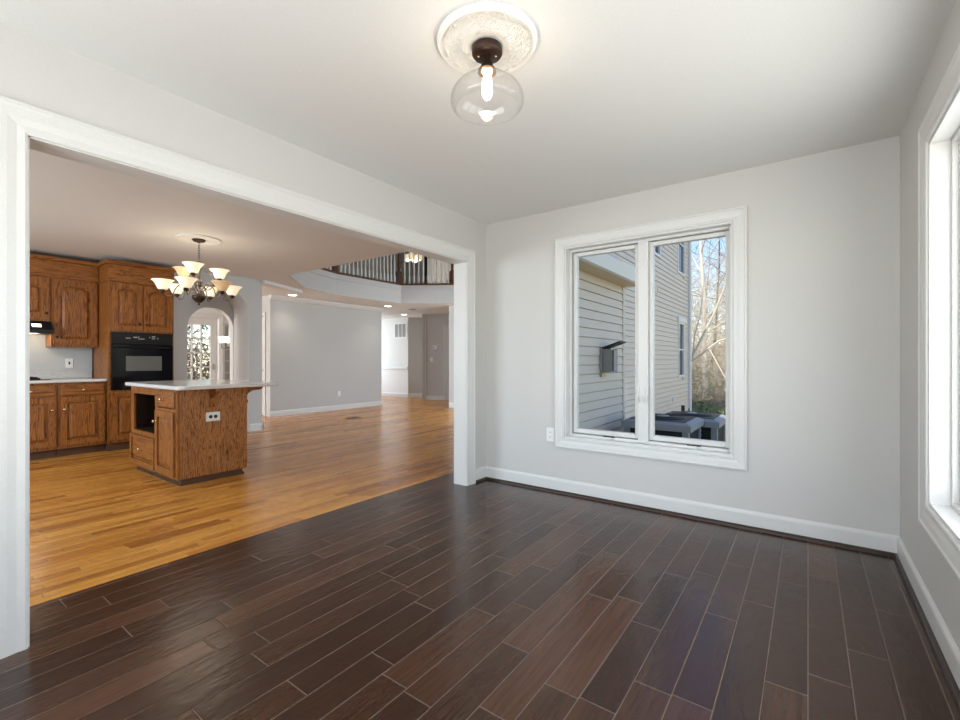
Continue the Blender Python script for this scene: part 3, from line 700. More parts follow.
def tree(x, y, h, r, mat, label, seed, group=None, lean=(0, 0), limbs=11):
    rnd = random.Random(seed); z = gz(x, y) - 0.1
    root = thing('bare_tree', label, 'tree', (x, y, z), group)
    n = 9; pts = []; rad = []
    px, py = x, y
    for i in range(n + 1):
        pts.append(Vector((px, py, z + h * i / n))); rad.append(max(0.012, r * (1 - 0.85 * i / n)))
        px += lean[0] * h / n + rnd.uniform(-.04, .04) * h / n * 2; py += lean[1] * h / n + rnd.uniform(-.04, .04) * h / n * 2
    mb = MB(); mb.tube(pts, rad, 7); obj('trunk', mb, mat, root)
    mb = MB()
    for k in range(limbs):
        t_ = 0.18 + 0.8 * (k + rnd.random()) / limbs; i = min(n - 1, int(t_ * n)); b = pts[i].lerp(pts[i + 1], t_ * n - i)
        a = rnd.uniform(0, 2 * PI)
        grow(mb, b, Vector((math.cos(a), math.sin(a), rnd.uniform(0.2, 0.8))).normalized(), h * (0.30 - 0.17 * t_), max(0.01, rad[i] * 0.4), 2, rnd)
    obj('branches', mb, mat, root)
    return root
tree(-3.31, 20.0, 12, 0.12, M['pale_bark'], 'tallest pale-barked bare tree, standing just beyond the iron fence', 3, limbs=14)
rnd = random.Random(21)
for k in range(20):
    y = 21.5 + 1.35 * k; x = -0.15 * y + (((k * 0.618) % 1.0) - 0.5) * 0.28 * y
    tree(x, y, rnd.uniform(8, 15), rnd.uniform(0.06, 0.13), (M['bark'], M['bark_dark'], M['pale_bark'])[k % 3], 'slender bare tree in the woods beyond the iron fence', 100 + k, 'bare trees in the woods', (rnd.uniform(-.08, .08), 0))
# pale sapling leaning out to the light
sp = thing('leaning_sapling', 'pale leaning sapling whose white limbs cross the far glass pane', 'tree', (-3.08, 15.3, gz(-3.08, 15.3)))
mb = MB(); z0 = gz(-3.08, 15.3); sy = 15.3
mb.tube([(-3.08, sy, z0), (-3.06, sy, 0.4), (-2.98, sy, 1.12), (-2.62, sy, 1.9), (-2.31, sy, 2.56), (-1.98, sy, 3.46), (-1.7, sy, 4.1)], [0.05, 0.05, 0.045, 0.04, 0.034, 0.026, 0.01], 6)
obj('trunk', mb, M['pale_bark'], sp)
mb = MB()
mb.tube([(-2.99, sy, 1.05), (-2.75, sy - 0.02, 1.24), (-2.45, sy - 0.05, 1.5), (-2.15, sy - 0.1, 1.72), (-1.85, sy - 0.1, 1.80), (-1.5, sy - 0.1, 1.78)], [0.036, 0.035, 0.032, 0.028, 0.022, 0.008], 6)
mb.tube([(-2.45, sy - 0.05, 1.5), (-2.2, sy - 0.1, 1.0), (-1.95, sy - 0.1, 0.5), (-1.8, sy - 0.1, 0.1)], [0.024, 0.02, 0.016, 0.008], 5)
mb.tube([(-2.9, sy, 1.25), (-2.88, sy + 0.1, 1.9), (-2.7, sy + 0.1, 2.6), (-2.65, sy + 0.1, 3.4)], [0.026, 0.022, 0.016, 0.006], 5)
obj('limb', mb, M['pale_bark'], sp)
# brush and evergreens on the wooded slope
def brush(mat, x, y, w_, h, label, name, cat, seed, group, leaf=0.09, count=260):
    rnd = random.Random(seed); z = gz(x, y); mb = MB()
    for k in range(count):
        a = rnd.uniform(0, 2 * PI); rr = w_ * math.sqrt(rnd.random()); hh = h * rnd.random() ** 0.8 * (1 - 0.6 * (rr / w_) ** 2)
        p = Vector((x + rr * math.cos(a), y + rr * math.sin(a), z + hh)); q = Vector((rnd.gauss(0, 1), rnd.gauss(0, 1), rnd.gauss(0, 1))).normalized(); s_ = q.orthogonal().normalized()
        L = leaf * rnd.uniform(0.7, 1.6)
        mb.add([p - q * L, p + s_ * L * 0.35, p + q * L, p - s_ * L * 0.35], [(0, 1, 2, 3)])
    for k in range(7):
        a = rnd.uniform(0, 2 * PI); mb.tube([(x, y, z - 0.1), (x + 0.4 * w_ * math.cos(a), y + 0.4 * w_ * math.sin(a), z + 0.5 * h), (x + 0.75 * w_ * math.cos(a), y + 0.75 * w_ * math.sin(a), z + 0.85 * h)], [0.02, 0.015, 0.005], 4)
    return tag(obj(name, mb, mat, origin=(x, y, z)), label, cat, group)
mb = MB()
for k in range(20000):
    y = 18 + 28 * rnd.random() ** 1.6; x = -0.15 * y + rnd.uniform(-0.15, 0.17) * y; z = gz(x, y)
    p = Vector((x, y, z + 6.0 * rnd.random() ** 1.8 * min(1.0, (y - 12) / 9))); q = Vector((rnd.gauss(0, 1), rnd.gauss(0, 1), rnd.gauss(0, 0.9))).normalized(); L = rnd.uniform(0.12, 0.5); r = rnd.uniform(0.004, 0.010) * (0.6 + y / 40)
    mb.tube([p - q * L, p + q * L], [r, r * 0.5], 3)
o = tag(obj('undergrowth', mb, M['twig'], origin=(-1.5, 25, 0)), 'tan leafless undergrowth covering the wooded slope beyond the iron fence', 'undergrowth'); o['kind'] = 'stuff'
for k in range(4):
    y = 16.5 + 2.6 * k; x = -0.15 * y + rnd.uniform(-0.06, 0.06) * y
    brush(M['evergreen'], x, y, rnd.uniform(0.6, 1.0), rnd.uniform(0.5, 0.8), 'low green evergreen shrub on the slope beyond the iron fence', 'evergreen_shrub', 'shrub', 400 + k, 'evergreen shrubs on the slope', 0.08, 300)
for k in range(5):
    brush(M['bark'], -16.5 - k % 2, 2.6 + k * 1.5, 1.4, 3.6, 'dark bush outside the glazed door behind the arches', 'garden_bush', 'shrub', 500 + k, 'bushes outside the glazed door', 0.07, 1800)

# ------------------------------------------------------------------ kitchen cabinets
def door_mesh(F, u0, u1, v0, v1, arch=0.0, th=0.019, st=0.058):
    """raised-panel door; arch > 0 gives the cathedral top"""
    mb = MB(); h0, h1, g0, g1 = u0 + st, u1 - st, v0 + st, v1 - st
    N = 12
    top = [(h1 - (h1 - h0) * i / N, g1 - arch + arch * math.sin(PI * i / N) ** 0.8 if arch else g1) for i in range(N + 1)] if arch else [(h1, g1), (h0, g1)]
    hole = [(h0, g0), (h1, g0)] + top
    mb.fbox(F, u0, h0, v0, v1, 0, th); mb.fbox(F, h1, u1, v0, v1, 0, th); mb.fbox(F, h0, h1, v0, g0, 0, th)
    mb.fprism(F, [(h0, v1), (h0, g1 - (arch if arch else 0))] + [p for p in top[::-1]][1:-1] + [(h1, g1 - (arch if arch else 0)), (h1, v1)] if arch else [(h0, v1), (h0, g1), (h1, g1), (h1, v1)], 0, th)
    cu, cv = (h0 + h1) / 2, (g0 + g1) / 2; W = (h1 - h0) / 2; H = (g1 - g0) / 2
    def inset(m): return [(cu + (u - cu) * (W - m) / W, cv + (v - cv) * (H - m) / H) for u, v in hole]
    mb.rings([[F(u, v, 0.0) for u, v in hole], [F(u, v, th - 0.017) for u, v in hole], [F(u, v, th - 0.017) for u, v in inset(0.013)], [F(u, v, th - 0.001) for u, v in inset(min(0.042, W * 0.5))]], smooth=False)
    return mb
def drawer_mesh(F, u0, u1, v0, v1, th=0.019):
    mb = MB(); mb.fbox(F, u0, u1, v0, v1, 0, th - 0.006)
    a = [(u0, v0), (u1, v0), (u1, v1), (u0, v1)]; m = 0.012
    b = [(u0 + m, v0 + m), (u1 - m, v0 + m), (u1 - m, v1 - m), (u0 + m, v1 - m)]
    mb.rings([[F(u, v, th - 0.006) for u, v in a], [F(u, v, th) for u, v in b]], smooth=False)
    return mb
def knob(F, u, v, parent, n=0.019, mat='brass'):
    o = F(u, v, n); q = Vector(F(u, v, n + 1)) - Vector(o)
    mb = MB(); mb.lathe(o, [(0.009, 0), (0.006, 0.008), (0.007, 0.012), (0.016, 0.018), (0.017, 0.024), (0.010, 0.030), (0.001, 0.031)], 12, tuple(q))
    return tag(obj('knob', mb, M[mat], parent), 'small metal knob')
FXB = frame((-7.069, 0, 0), (0, 1, 0), (1, 0, 0))
def base_cabinet(y0, y1, label, knob_side):
    r = thing('base_cabinet', label, 'cabinet', (-7.37, (y0 + y1) / 2, 0), 'oak base cabinets')
    mb = MB(); mb.box(-7.675, -7.07, y0, y1, 0.10, 0.872); obj('carcass', mb, M['oak'], r)
    mb = MB(); mb.box(-7.60, -7.14, y0, y1, 0, 0.10); tag(obj('toe_kick', mb, M['toe'], r), 'dark toe kick')
    d = obj('drawer', drawer_mesh(FXB, y0 + 0.02, y1 - 0.02, 0.72, 0.845), M['oak_y'], r); knob(FXB, (y0 + y1) / 2, 0.782, d)
    d = obj('door', door_mesh(FXB, y0 + 0.02, y1 - 0.02, 0.135, 0.70), M['oak'], r); knob(FXB, y0 + 0.05 if knob_side < 0 else y1 - 0.05, 0.56, d)
base_cabinet(1.352, 1.80, 'oak base cabinet with drawer and door, next to the oven cabinet', -1)
base_cabinet(0.90, 1.348, 'oak base cabinet under the range hood, beyond the one beside the oven cabinet', 1)
mb = MB(); mb.box(-7.675, -7.025, 0.6, 1.80, 0.874, 0.908); tag(obj('worktop', mb, M['quartz'], bevel=0.012, seg=3), 'pale stone worktop on the oak base cabinets', 'worktop')
mb = MB(); mb.box(-7.678, -7.655, 0.6, 1.80, 0.909, 1.0); tag(obj('backsplash', mb, M['granite'], bevel=0.003), 'speckled grey stone upstand along the back of the worktop', 'backsplash')
ct = thing('cooktop', 'small black cooktop set on the pale worktop under the hood', 'cooktop', (-7.40, 1.05, 0.908))
mb = MB(); mb.box(-7.62, -7.12, 0.72, 1.30, 0.9085, 0.916); obj('glass_plate', mb, M['black'], ct, 0.003)
for by, bx in ((1.17, -7.28), (1.17, -7.5), (0.9, -7.28), (0.9, -7.5)):
    mb = MB(); mb.lathe((bx, by, 0.916), [(0.07, 0), (0.07, 0.012), (0.045, 0.018), (0.045, 0.026), (0.001, 0.027)], 16); obj('burner', mb, M['black_matt'], ct)
# wall cabinets
FXU = frame((-7.389, 0, 0), (0, 1, 0), (1, 0, 0))
def wall_cabinet(y0, y1, z0, z1, label, kv, ks):
    r = thing('wall_cabinet', label, 'cabinet', (-7.53, (y0 + y1) / 2, z0), 'oak wall cabinets')
    mb = MB(); mb.box(-7.675, -7.39, y0, y1, z0, z1); obj('carcass', mb, M['oak'], r)
    d = obj('door', door_mesh(FXU, y0 + 0.02, y1 - 0.02, z0 + 0.03, z1 - 0.02, 0.05), M['oak'], r)
    knob(FXU, y0 + 0.045 if ks < 0 else y1 - 0.045, kv, d, mat='bronze')
wall_cabinet(1.352, 1.80, 1.30, 2.14, 'tall oak wall cabinet with arched door panel, beside the oven cabinet', 1.42, -1)
wall_cabinet(0.60, 1.348, 1.605, 2.14, 'short oak wall cabinet above the range hood', 1.70, 1)
mb = MB(); mb.box(-7.675, -7.375, 0.2, 1.80, 2.141, 2.34); mb.box(-7.675, -7.35, 0.2, 1.80, 2.34, 2.388); tag(obj('soffit_panel', mb, M['oak_y'], bevel=0.006), 'oak soffit panel over the wall cabinets, with dark top moulding', 'panel')
rh = thing('range_hood', 'slim dark range hood under the short oak cabinet', 'range hood', (-7.5, 0.95, 1.45))
mb = MB(); F_ = frame((0, 0, 0), (1, 0, 0), (0, 1, 0))
mb.rings([[(px, yy, pz) for px, pz in ((-7.675, 1.603), (-7.36, 1.603), (-7.26, 1.50), (-7.26, 1.45), (-7.675, 1.45))] for yy in (0.58, 1.345)], smooth=False); obj('body', mb, M['black_matt'], rh, 0.003)
mb = MB(); mb.add([(-7.32, 1.17, 1.565), (-7.32, 1.25, 1.565), (-7.29, 1.25, 1.53), (-7.29, 1.17, 1.53), (-7.33, 1.17, 1.56), (-7.33, 1.25, 1.56), (-7.30, 1.25, 1.525), (-7.30, 1.17, 1.525)], [(0, 1, 2, 3), (4, 7, 6, 5), (0, 4, 5, 1), (1, 5, 6, 2), (2, 6, 7, 3), (3, 7, 4, 0)]); 
for p_ in range(len(mb.v)): mb.v[p_] = (mb.v[p_][0] + 0.006, mb.v[p_][1], mb.v[p_][2] - 0.0)
tag(obj('lamp', mb, M['hood_lens'], rh), 'small lit lamp of the hood')
pt = bpy.data.lights.new('hood_light', 'POINT'); pt.energy = 2.0; pt.color = (1, 0.85, 0.6); pt.shadow_soft_size = 0.04
po = bpy.data.objects.new('hood_light', pt); COL.objects.link(po); po.location = (-7.42, 1.2, 1.42)
# oven cabinet
TX = -7.0; ty0, ty1 = 1.806, 2.518
oc = thing('oven_cabinet', 'tall oak oven cabinet with two upper doors, at the end of the cabinet run', 'cabinet', (-7.34, (ty0 + ty1) / 2, 0))
mb = MB(); mb.box(-7.675, TX - 0.02, ty0, ty1, 0.10, 0.76); mb.box(-7.675, TX - 0.02, ty0, ty1, 1.495, 2.13)
mb.box(-7.675, TX - 0.02, ty0, ty0 + 0.022, 0.76, 1.495); mb.box(-7.675, TX - 0.02, ty1 - 0.022, ty1, 0.76, 1.495); mb.box(-7.675, -7.62, ty0, ty1, 0.76, 1.495); obj('carcass', mb, M['oak'], oc)
mb = MB(); mb.box(-7.675, TX - 0.005, ty0 - 0.004, ty1 + 0.004, 2.13, 2.34); mb.box(-7.675, TX + 0.025, ty0 - 0.025, ty1 + 0.02, 2.34, 2.388); mb.box(-7.675, TX + 0.008, ty0 - 0.010, ty1 + 0.010, 2.125, 2.145); obj('soffit', mb, M['oak_y'], oc, 0.005)
mb = MB(); mb.box(-7.6, TX - 0.07, ty0, ty1, 0, 0.10); tag(obj('toe_kick', mb, M['toe'], oc), 'dark toe kick')
FT = frame((TX - 0.02, 0, 0), (0, 1, 0), (1, 0, 0)); tm = (ty0 + ty1) / 2
for a, b, k in ((ty0 + 0.03, tm - 0.006, 1), (tm + 0.006, ty1 - 0.02, -1)):
    d = obj('door', door_mesh(FT, a, b, 1.51, 2.11, 0.045), M['oak'], oc); knob(FT, b - 0.035 if k > 0 else a + 0.035, 1.60, d, mat='bronze')
    d = obj('door', door_mesh(FT, a, b, 0.135, 0.735), M['oak'], oc); knob(FT, b - 0.035 if k > 0 else a + 0.035, 0.64, d, mat='bronze')
ov = thing('wall_oven', 'black built-in wall oven in the tall oak cabinet', 'oven', (-7.3, tm, 0.765))
mb = MB(); mb.box(-7.60, TX - 0.02, ty0 + 0.026, ty1 - 0.026, 0.768, 1.49); obj('body', mb, M['black_matt'], ov)
mb = MB(); mb.fbox(FT, ty0 + 0.024, ty1 - 0.02, 1.345, 1.492, 0.0015, 0.03)
cp = obj('control_panel', mb, M['black_matt'], ov, 0.004)
mb = MB()
for k, (u, v, w_, h_) in enumerate(((0.17, 1.415, 0.05, 0.008), (0.25, 1.425, 0.04, 0.012), (0.30, 1.408, 0.07, 0.008), (0.30, 1.43, 0.012, 0.012), (0.42, 1.43, 0.012, 0.01), (0.45, 1.44, 0.04, 0.01), (0.45, 1.415, 0.035, 0.008), (0.51, 1.418, 0.012, 0.01))): mb.fbox(FT, ty0 + u, ty0 + u + w_, v, v + h_, 0.0301, 0.0308)
tag(obj('buttons', mb, M['display'], cp), 'pale button marks')
mb = MB(); ring_box(mb, FT, ty0 + 0.026, ty1 - 0.022, 0.84, 1.338, 0.001, 0.0015, 0.02)
mb = MB(); mb.fbox(FT, ty0 + 0.024, ty1 - 0.02, 0.775, 1.338, 0.0015, 0.034); od = obj('oven_door', mb, M['black'], ov, 0.004)
mb = MB(); mb.fbox(FT, ty0 + 0.17, ty1 - 0.15, 1.0, 1.19, 0.0342, 0.0352); tag(obj('oven_window', mb, M['oven_window'], od), 'grey oven window')
mb = MB(); mb.tube([FT(ty0 + 0.06, 1.30, 0.066), FT(ty1 - 0.06, 1.30, 0.066)], 0.012, 10)
for u in (ty0 + 0.09, ty1 - 0.09): mb.tube([FT(u, 1.30, 0.03), FT(u, 1.30, 0.066)], 0.009, 8)
obj('handle', mb, M['black_matt'], od)

# kitchen island
IX0, IX1, IY0, IY1 = -5.73, -4.56, 1.665, 2.285
isl = thing('kitchen_island', 'oak kitchen island with open niche, drawers and figured end panel', 'kitchen island', ((IX0 + IX1) / 2, (IY0 + IY1) / 2, 0))
FI = frame((0, IY0, 0), (1, 0, 0), (0, -1, 0))
zc = 0.872; zk = 0.062; nx0, nx1 = IX0 + 0.10, -5.06   # niche
mb = MB(); mb.box(IX1 - 0.02, IX1, IY0 + 0.0205, IY1, zk, zc); tag(obj('end_panel', mb, M['oak_fig'], isl), 'boldly figured oak end panel')
mb = MB(); mb.box(IX0, IX0 + 0.02, IY0 + 0.0205, IY1, zk, zc); mb.box(IX0 + 0.02, IX1 - 0.02, IY1 - 0.02, IY1, zk, zc); mb.box(IX0 + 0.02, IX1 - 0.02, IY0 + 0.02, IY1 - 0.02, zk, 0.12); mb.box(IX0 + 0.02, IX1 - 0.02, IY0 + 0.02, IY1 - 0.02, zc - 0.015, zc)
mb.box(nx1, nx1 + 0.02, IY0 + 0.02, IY1 - 0.02, 0.12, zc - 0.015); mb.box(IX0 + 0.02, nx1, IY0 + 0.02, IY1 - 0.02, 0.40, 0.42); obj('carcass', mb, M['oak'], isl)
mb = MB()   # face frame
mb.fbox(FI, IX0, nx0 - 0.02, zk, zc, -0.02, 0); mb.fbox(FI, IX1 - 0.055, IX1, zk, zc, -0.02, 0); mb.fbox(FI, nx1 - 0.01, nx1 + 0.05, zk, zc, -0.02, 0)
mb.fbox(FI, nx0 - 0.02, nx1 - 0.01, 0.80, zc, -0.02, 0); mb.fbox(FI, nx1 + 0.05, IX1 - 0.055, 0.845, zc, -0.02, 0); mb.fbox(FI, nx0 - 0.02, nx1 - 0.01, 0.37, 0.425, -0.02, 0); mb.fbox(FI, nx0 - 0.02, IX1 - 0.055, zk, 0.115, -0.02, 0); mb.fbox(FI, nx1 + 0.05, IX1 - 0.055, 0.655, 0.69, -0.02, 0)
obj('face_frame', mb, M['oak'], isl)
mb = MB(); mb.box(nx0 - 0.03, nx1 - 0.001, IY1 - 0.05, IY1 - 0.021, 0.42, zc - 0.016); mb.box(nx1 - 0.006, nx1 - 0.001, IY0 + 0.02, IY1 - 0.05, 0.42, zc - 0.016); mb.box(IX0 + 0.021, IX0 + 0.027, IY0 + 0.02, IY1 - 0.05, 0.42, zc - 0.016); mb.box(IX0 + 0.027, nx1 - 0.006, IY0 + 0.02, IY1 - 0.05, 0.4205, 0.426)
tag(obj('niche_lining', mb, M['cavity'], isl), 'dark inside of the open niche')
d = obj('drawer', drawer_mesh(FI, nx1 + 0.025, IX1 - 0.045, 0.70, 0.85), M['oak_x'], isl); knob(FI, (nx1 + IX1) / 2 - 0.03, 0.775, d)
d = obj('door', door_mesh(FI, nx1 + 0.025, IX1 - 0.045, 0.085, 0.665), M['oak'], isl); knob(FI, nx1 + 0.055, 0.56, d)
d = obj('drawer', door_mesh(FI, IX0 + 0.02, nx1 + 0.0, 0.085, 0.385, 0, 0.019, 0.045), M['oak_x'], isl); knob(FI, (IX0 + nx1) / 2, 0.25, d)
mb = MB(); mb.box(IX0 + 0.06, IX1 - 0.03, IY0 + 0.04, IY1 - 0.03, 0, zk); mb.box(IX0 + 0.055, IX1 - 0.02, IY0 + 0.03, IY1 - 0.02, 0, 0.016); tag(obj('toe_kick', mb, M['toe'], isl), 'dark recessed toe kick')
def bracket(F, u, L=1.0):
    pr = [(0, 0.0), (0, -0.175), (0.028, -0.175), (0.034, -0.160), (0.03, -0.142), (0.022, -0.128), (0.022, -0.10), (0.035, -0.068), (0.065, -0.046), (0.10, -0.042), (0.12, -0.035), (0.13, -0.018), (0.13, 0)]
    G = lambda a, b, n: F(u + n, zc + b, a * L)
    mb = MB(); mb.fprism(G, pr, -0.022, 0.022)
    return obj('bracket', mb, M['oak'], isl, 0.003)
bracket(frame((IX1, 0, 0), (0, 1, 0), (1, 0, 0)), 1.95)
bracket(frame((0, IY1, 0), (1, 0, 0), (0, 1, 0)), -4.66, 1.6)
bracket(frame((0, IY1, 0), (1, 0, 0), (0, 1, 0)), -5.5, 1.6)
def slab(mb, x0, x1, y0, y1, z0, z1, r, n=8, e=0.012):
    def ring(off, z):
        P = []
        for cx, cy, a0 in ((x1 - r, y1 - r, 0), (x0 + r, y1 - r, PI / 2), (x0 + r, y0 + r, PI), (x1 - r, y0 + r, 1.5 * PI)):
            for i in range(n + 1):
                a = a0 + PI / 2 * i / n; P.append((cx + (r - off) * math.cos(a), cy + (r - off) * math.sin(a), z))
        return P
    mb.rings([ring(e, z0), ring(e * 0.3, z0 + e * 0.3), ring(0, z0 + e), ring(0, z1 - e), ring(e * 0.3, z1 - e * 0.3), ring(e, z1)], smooth=False)
    return mb
mb = MB(); slab(mb, -5.79, -4.42, 1.615, 2.56, 0.8725, 0.91, 0.06)
tag(obj('island_worktop', mb, M['quartz']), 'pale stone worktop overhanging the oak island', 'worktop')

# ------------------------------------------------------------------ wall plates and grilles
def plate(F, u, v, w_, h_, label, kind='outlet', name='outlet', cat='outlet', group=None):
    r = thing(name, label, cat, F(u, v - h_ / 2, 0.0), group)
    mb = MB(); mb.fbox(F, u - w_ / 2, u + w_ / 2, v - h_ / 2, v + h_ / 2, 0.0005, 0.007); obj('cover_plate', mb, M['plate'], r, 0.002)
    if kind == 'outlet':
        for dv in (-0.02, 0.02):
            mb = MB(); mb.fbox(F, u - 0.016, u + 0.016, v + dv - 0.013, v + dv + 0.013, 0.007, 0.009); so = obj('socket', mb, M['plate'], r)
            mb = MB()
            for du in (-0.006, 0.006): mb.fbox(F, u + du - 0.0012, u + du + 0.0012, v + dv - 0.004, v + dv + 0.006, 0.009, 0.0093)
            tag(obj('slots', mb, M['slot'], so), 'dark slots')
    elif kind == 'round':
        for du in (-0.022, 0.022):
            mb = MB(); o_ = Vector(F(u + du, v, 0.007)); q = Vector(F(u + du, v, 1.007)) - o_
            mb.lathe(o_, [(0.0165, 0), (0.0165, 0.002), (0.001, 0.0025)], 18, tuple(q)); tag(obj('socket', mb, M['slot'], r), 'round black socket')
    elif kind == 'switch':
        mb = MB(); mb.fbox(F, u - 0.008, u + 0.008, v - 0.018, v + 0.018, 0.007, 0.014); tag(obj('toggle', mb, M['slot'] if name == 'light_switch' and 'dark' in label else M['plate'], r, 0.002), 'toggle')
    return r
plate(FB, -1.815, 0.49, 0.075, 0.118, 'white outlet tight against the back window casing')
plate(frame((-7.68, 0, 0), (0, 1, 0), (1, 0, 0)), 1.575, 1.10, 0.075, 0.118, 'white wall plate with dark toggle over the granite upstand', 'switch', 'light_switch', 'switch')
plate(frame((IX1, 0, 0), (0, 1, 0), (1, 0, 0)), 1.963, 0.605, 0.125, 0.085, 'white outlet with two round black sockets on the island end', 'round')
plate(frame((-8.7, 0, 0), (0, 1, 0), (1, 0, 0)), 6.46, 0.37, 0.075, 0.118, 'white outlet low on the long grey partition wall')
td = Vector((0.42, 0.31, 0)).normalized(); tn = Vector((td.y, -td.x, 0)); FTW = frame((-8.81, 9.47, 0), td, tn)
th = thing('thermostat', 'white thermostat with dark screen on the far grey wall', 'thermostat', FTW(0.25, 1.45, 0))
mb = MB(); mb.fbox(FTW, 0.19, 0.32, 1.45, 1.56, 0.001, 0.03); obj('housing', mb, M['plate'], th, 0.006)
mb = MB(); mb.fbox(FTW, 0.20, 0.24, 1.47, 1.52, 0.030, 0.032); tag(obj('screen', mb, M['meter'], th), 'grey screen')
plate(FTW, 0.165, 1.15, 0.075, 0.118, 'white light switch below the thermostat', 'switch', 'light_switch', 'switch')
vg = thing('return_grille', 'white return air grille high on the far bright wall', 'vent', (-10.18, 9.82, 1.80))
FV = frame((0, 9.82, 0), (1, 0, 0), (0, -1, 0))
mb = MB(); ring_box(mb, FV, -10.47, -9.90, 1.80, 2.30, 0.05, 0.001, 0.014)
for k in (1, 2): mb.fbox(FV, -10.42 + 0.157 * k - 0.012, -10.42 + 0.157 * k + 0.012, 1.85, 2.25, 0.001, 0.012)
obj('grille_frame', mb, M['plate'], vg)
mb = MB(); mb.fbox(FV, -10.42, -9.95, 1.85, 2.25, 0.0005, 0.002)
for k in range(16):
    v = 1.855 + k * 0.025; mb.fbox(FV, -10.42, -9.95, v, v + 0.009, 0.002, 0.007)
tag(obj('louvres', mb, M['meter'], vg), 'dark louvres')
fr = thing('floor_register', 'dark floor register set in the orange wood floor', 'vent', (-7.23, 5.69, 0.0))
mb = MB(); mb.box(-7.29, -7.17, 5.54, 5.84, 0.0, 0.005); obj('plate', mb, M['bronze'], fr)
mb = MB()
for k in range(12): mb.box(-7.28, -7.18, 5.555 + k * 0.023, 5.567 + k * 0.023, 0.005, 0.0065)
obj('louvres', mb, M['black_matt'], fr)
mb = MB(); mb.box(-2.72, -2.656, 3.335, 3.40, 0.115, 0.205)
pl = thing('plug_in_adapter', 'small white plug-in block low on the wall just past the cased opening', 'adapter', (-2.69, 3.37, 0.115)); obj('body', mb, M['plate'], pl, 0.012, 3)
mb = MB(); mb.box(-2.656, -2.637, 3.328, 3.40, 0.10, 0.22); obj('cover_plate', mb, M['plate'], pl, 0.003)

# ------------------------------------------------------------------ recessed lights and ceiling vent
def downlight(x, y, label):
    r = thing('recessed_light', label, 'ceiling light', (x, y, KZ), 'recessed ceiling lights')
    mb = MB(); mb.lathe((x, y, KZ), [(0.105, -0.0005), (0.10, -0.008), (0.078, -0.006)], 28, caps=False); obj('trim_ring', mb, M['plate'], r)
    mb = MB(); mb.lathe((x, y, KZ), [(0.078, -0.002), (0.078, -0.006), (0.001, -0.007)], 24); tag(obj('lens', mb, M['lens'], r), 'glowing lens')
    l = bpy.data.lights.new('downlight', 'SPOT'); l.energy = 9; l.spot_size = math.radians(120); l.spot_blend = 0.8; l.shadow_soft_size = 0.07; l.color = (1, 0.93, 0.82)
    o = bpy.data.objects.new('downlight', l); COL.objects.link(o); o.location = (x, y, KZ - 0.03)
downlight(-8.33, 5.08, 'glowing recessed light above the hall end of the long partition')
downlight(-8.18, 7.47, 'glowing recessed light by the far end of the long partition')
downlight(-9.33, 9.13, 'glowing recessed light in front of the bright hall wall with the return grille')
mb = MB(); mb.lathe((-8.17, 8.28, KZ), [(0.10, -0.0005), (0.10, -0.012), (0.07, -0.02), (0.001, -0.021)], 20); tag(obj('ceiling_vent', mb, M['meter']), 'small dark round ceiling vent between two recessed lights', 'vent')

# ------------------------------------------------------------------ loft railing
rl = thing('loft_railing', 'loft railing of white balusters between dark stained newels', 'railing', (-7.58, 6.5, 2.86))
mb = MB(); well_strip(mb, -0.10, 0.065, 2.845, 2.885, loft_pts); tag(obj('nosing', mb, M['rail'], rl), 'dark stained floor nosing')
mb = MB(); well_strip(mb, -0.075, -0.01, 3.76, 3.83, loft_pts); tag(obj('handrail', mb, M['rail'], rl), 'dark stained handrail')
segs = [((-7.64, 5.60), (-7.64, 7.28)), ((-7.62, 7.33), (-6.62, 7.97)), ((-6.60, 7.98), (-3.2, 10.25))]
for p, q in segs + [((-7.40, 4.75), (-7.64, 5.55))]:
    p = Vector((*p, 0)); q = Vector((*q, 0)); n = max(1, int((q - p).length / 0.105))
    if q.x > -4: n = 10; q = p + (q - p).normalized() * 1.05
    for k in range(1, n):
        c_ = p.lerp(q, k / n)
        mb = MB(); e = 0.017
        mb.box(c_.x - e, c_.x + e, c_.y - e, c_.y + e, 2.885, 3.06); mb.lathe((c_.x, c_.y, 3.06), [(0.022, 0), (0.014, 0.03), (0.019, 0.2), (0.012, 0.56), (0.014, 0.70)], 8)
        obj('baluster', mb, M['trim'], rl)
for x, y in ((-7.64, 5.58), (-7.645, 7.32), (-6.60, 7.985)):
    mb = MB(); e = 0.046
    mb.box(x - e, x + e, y - e, y + e, 2.885, 3.18); mb.lathe((x, y, 3.18), [(0.045, 0), (0.028, 0.04), (0.036, 0.2), (0.026, 0.42), (0.04, 0.46)], 12); mb.box(x - e, x + e, y - e, y + e, 3.64, 3.88); mb.ball((x, y, 3.92), 0.045)
    tag(obj('newel', mb, M['rail'], rl), 'dark stained newel post')

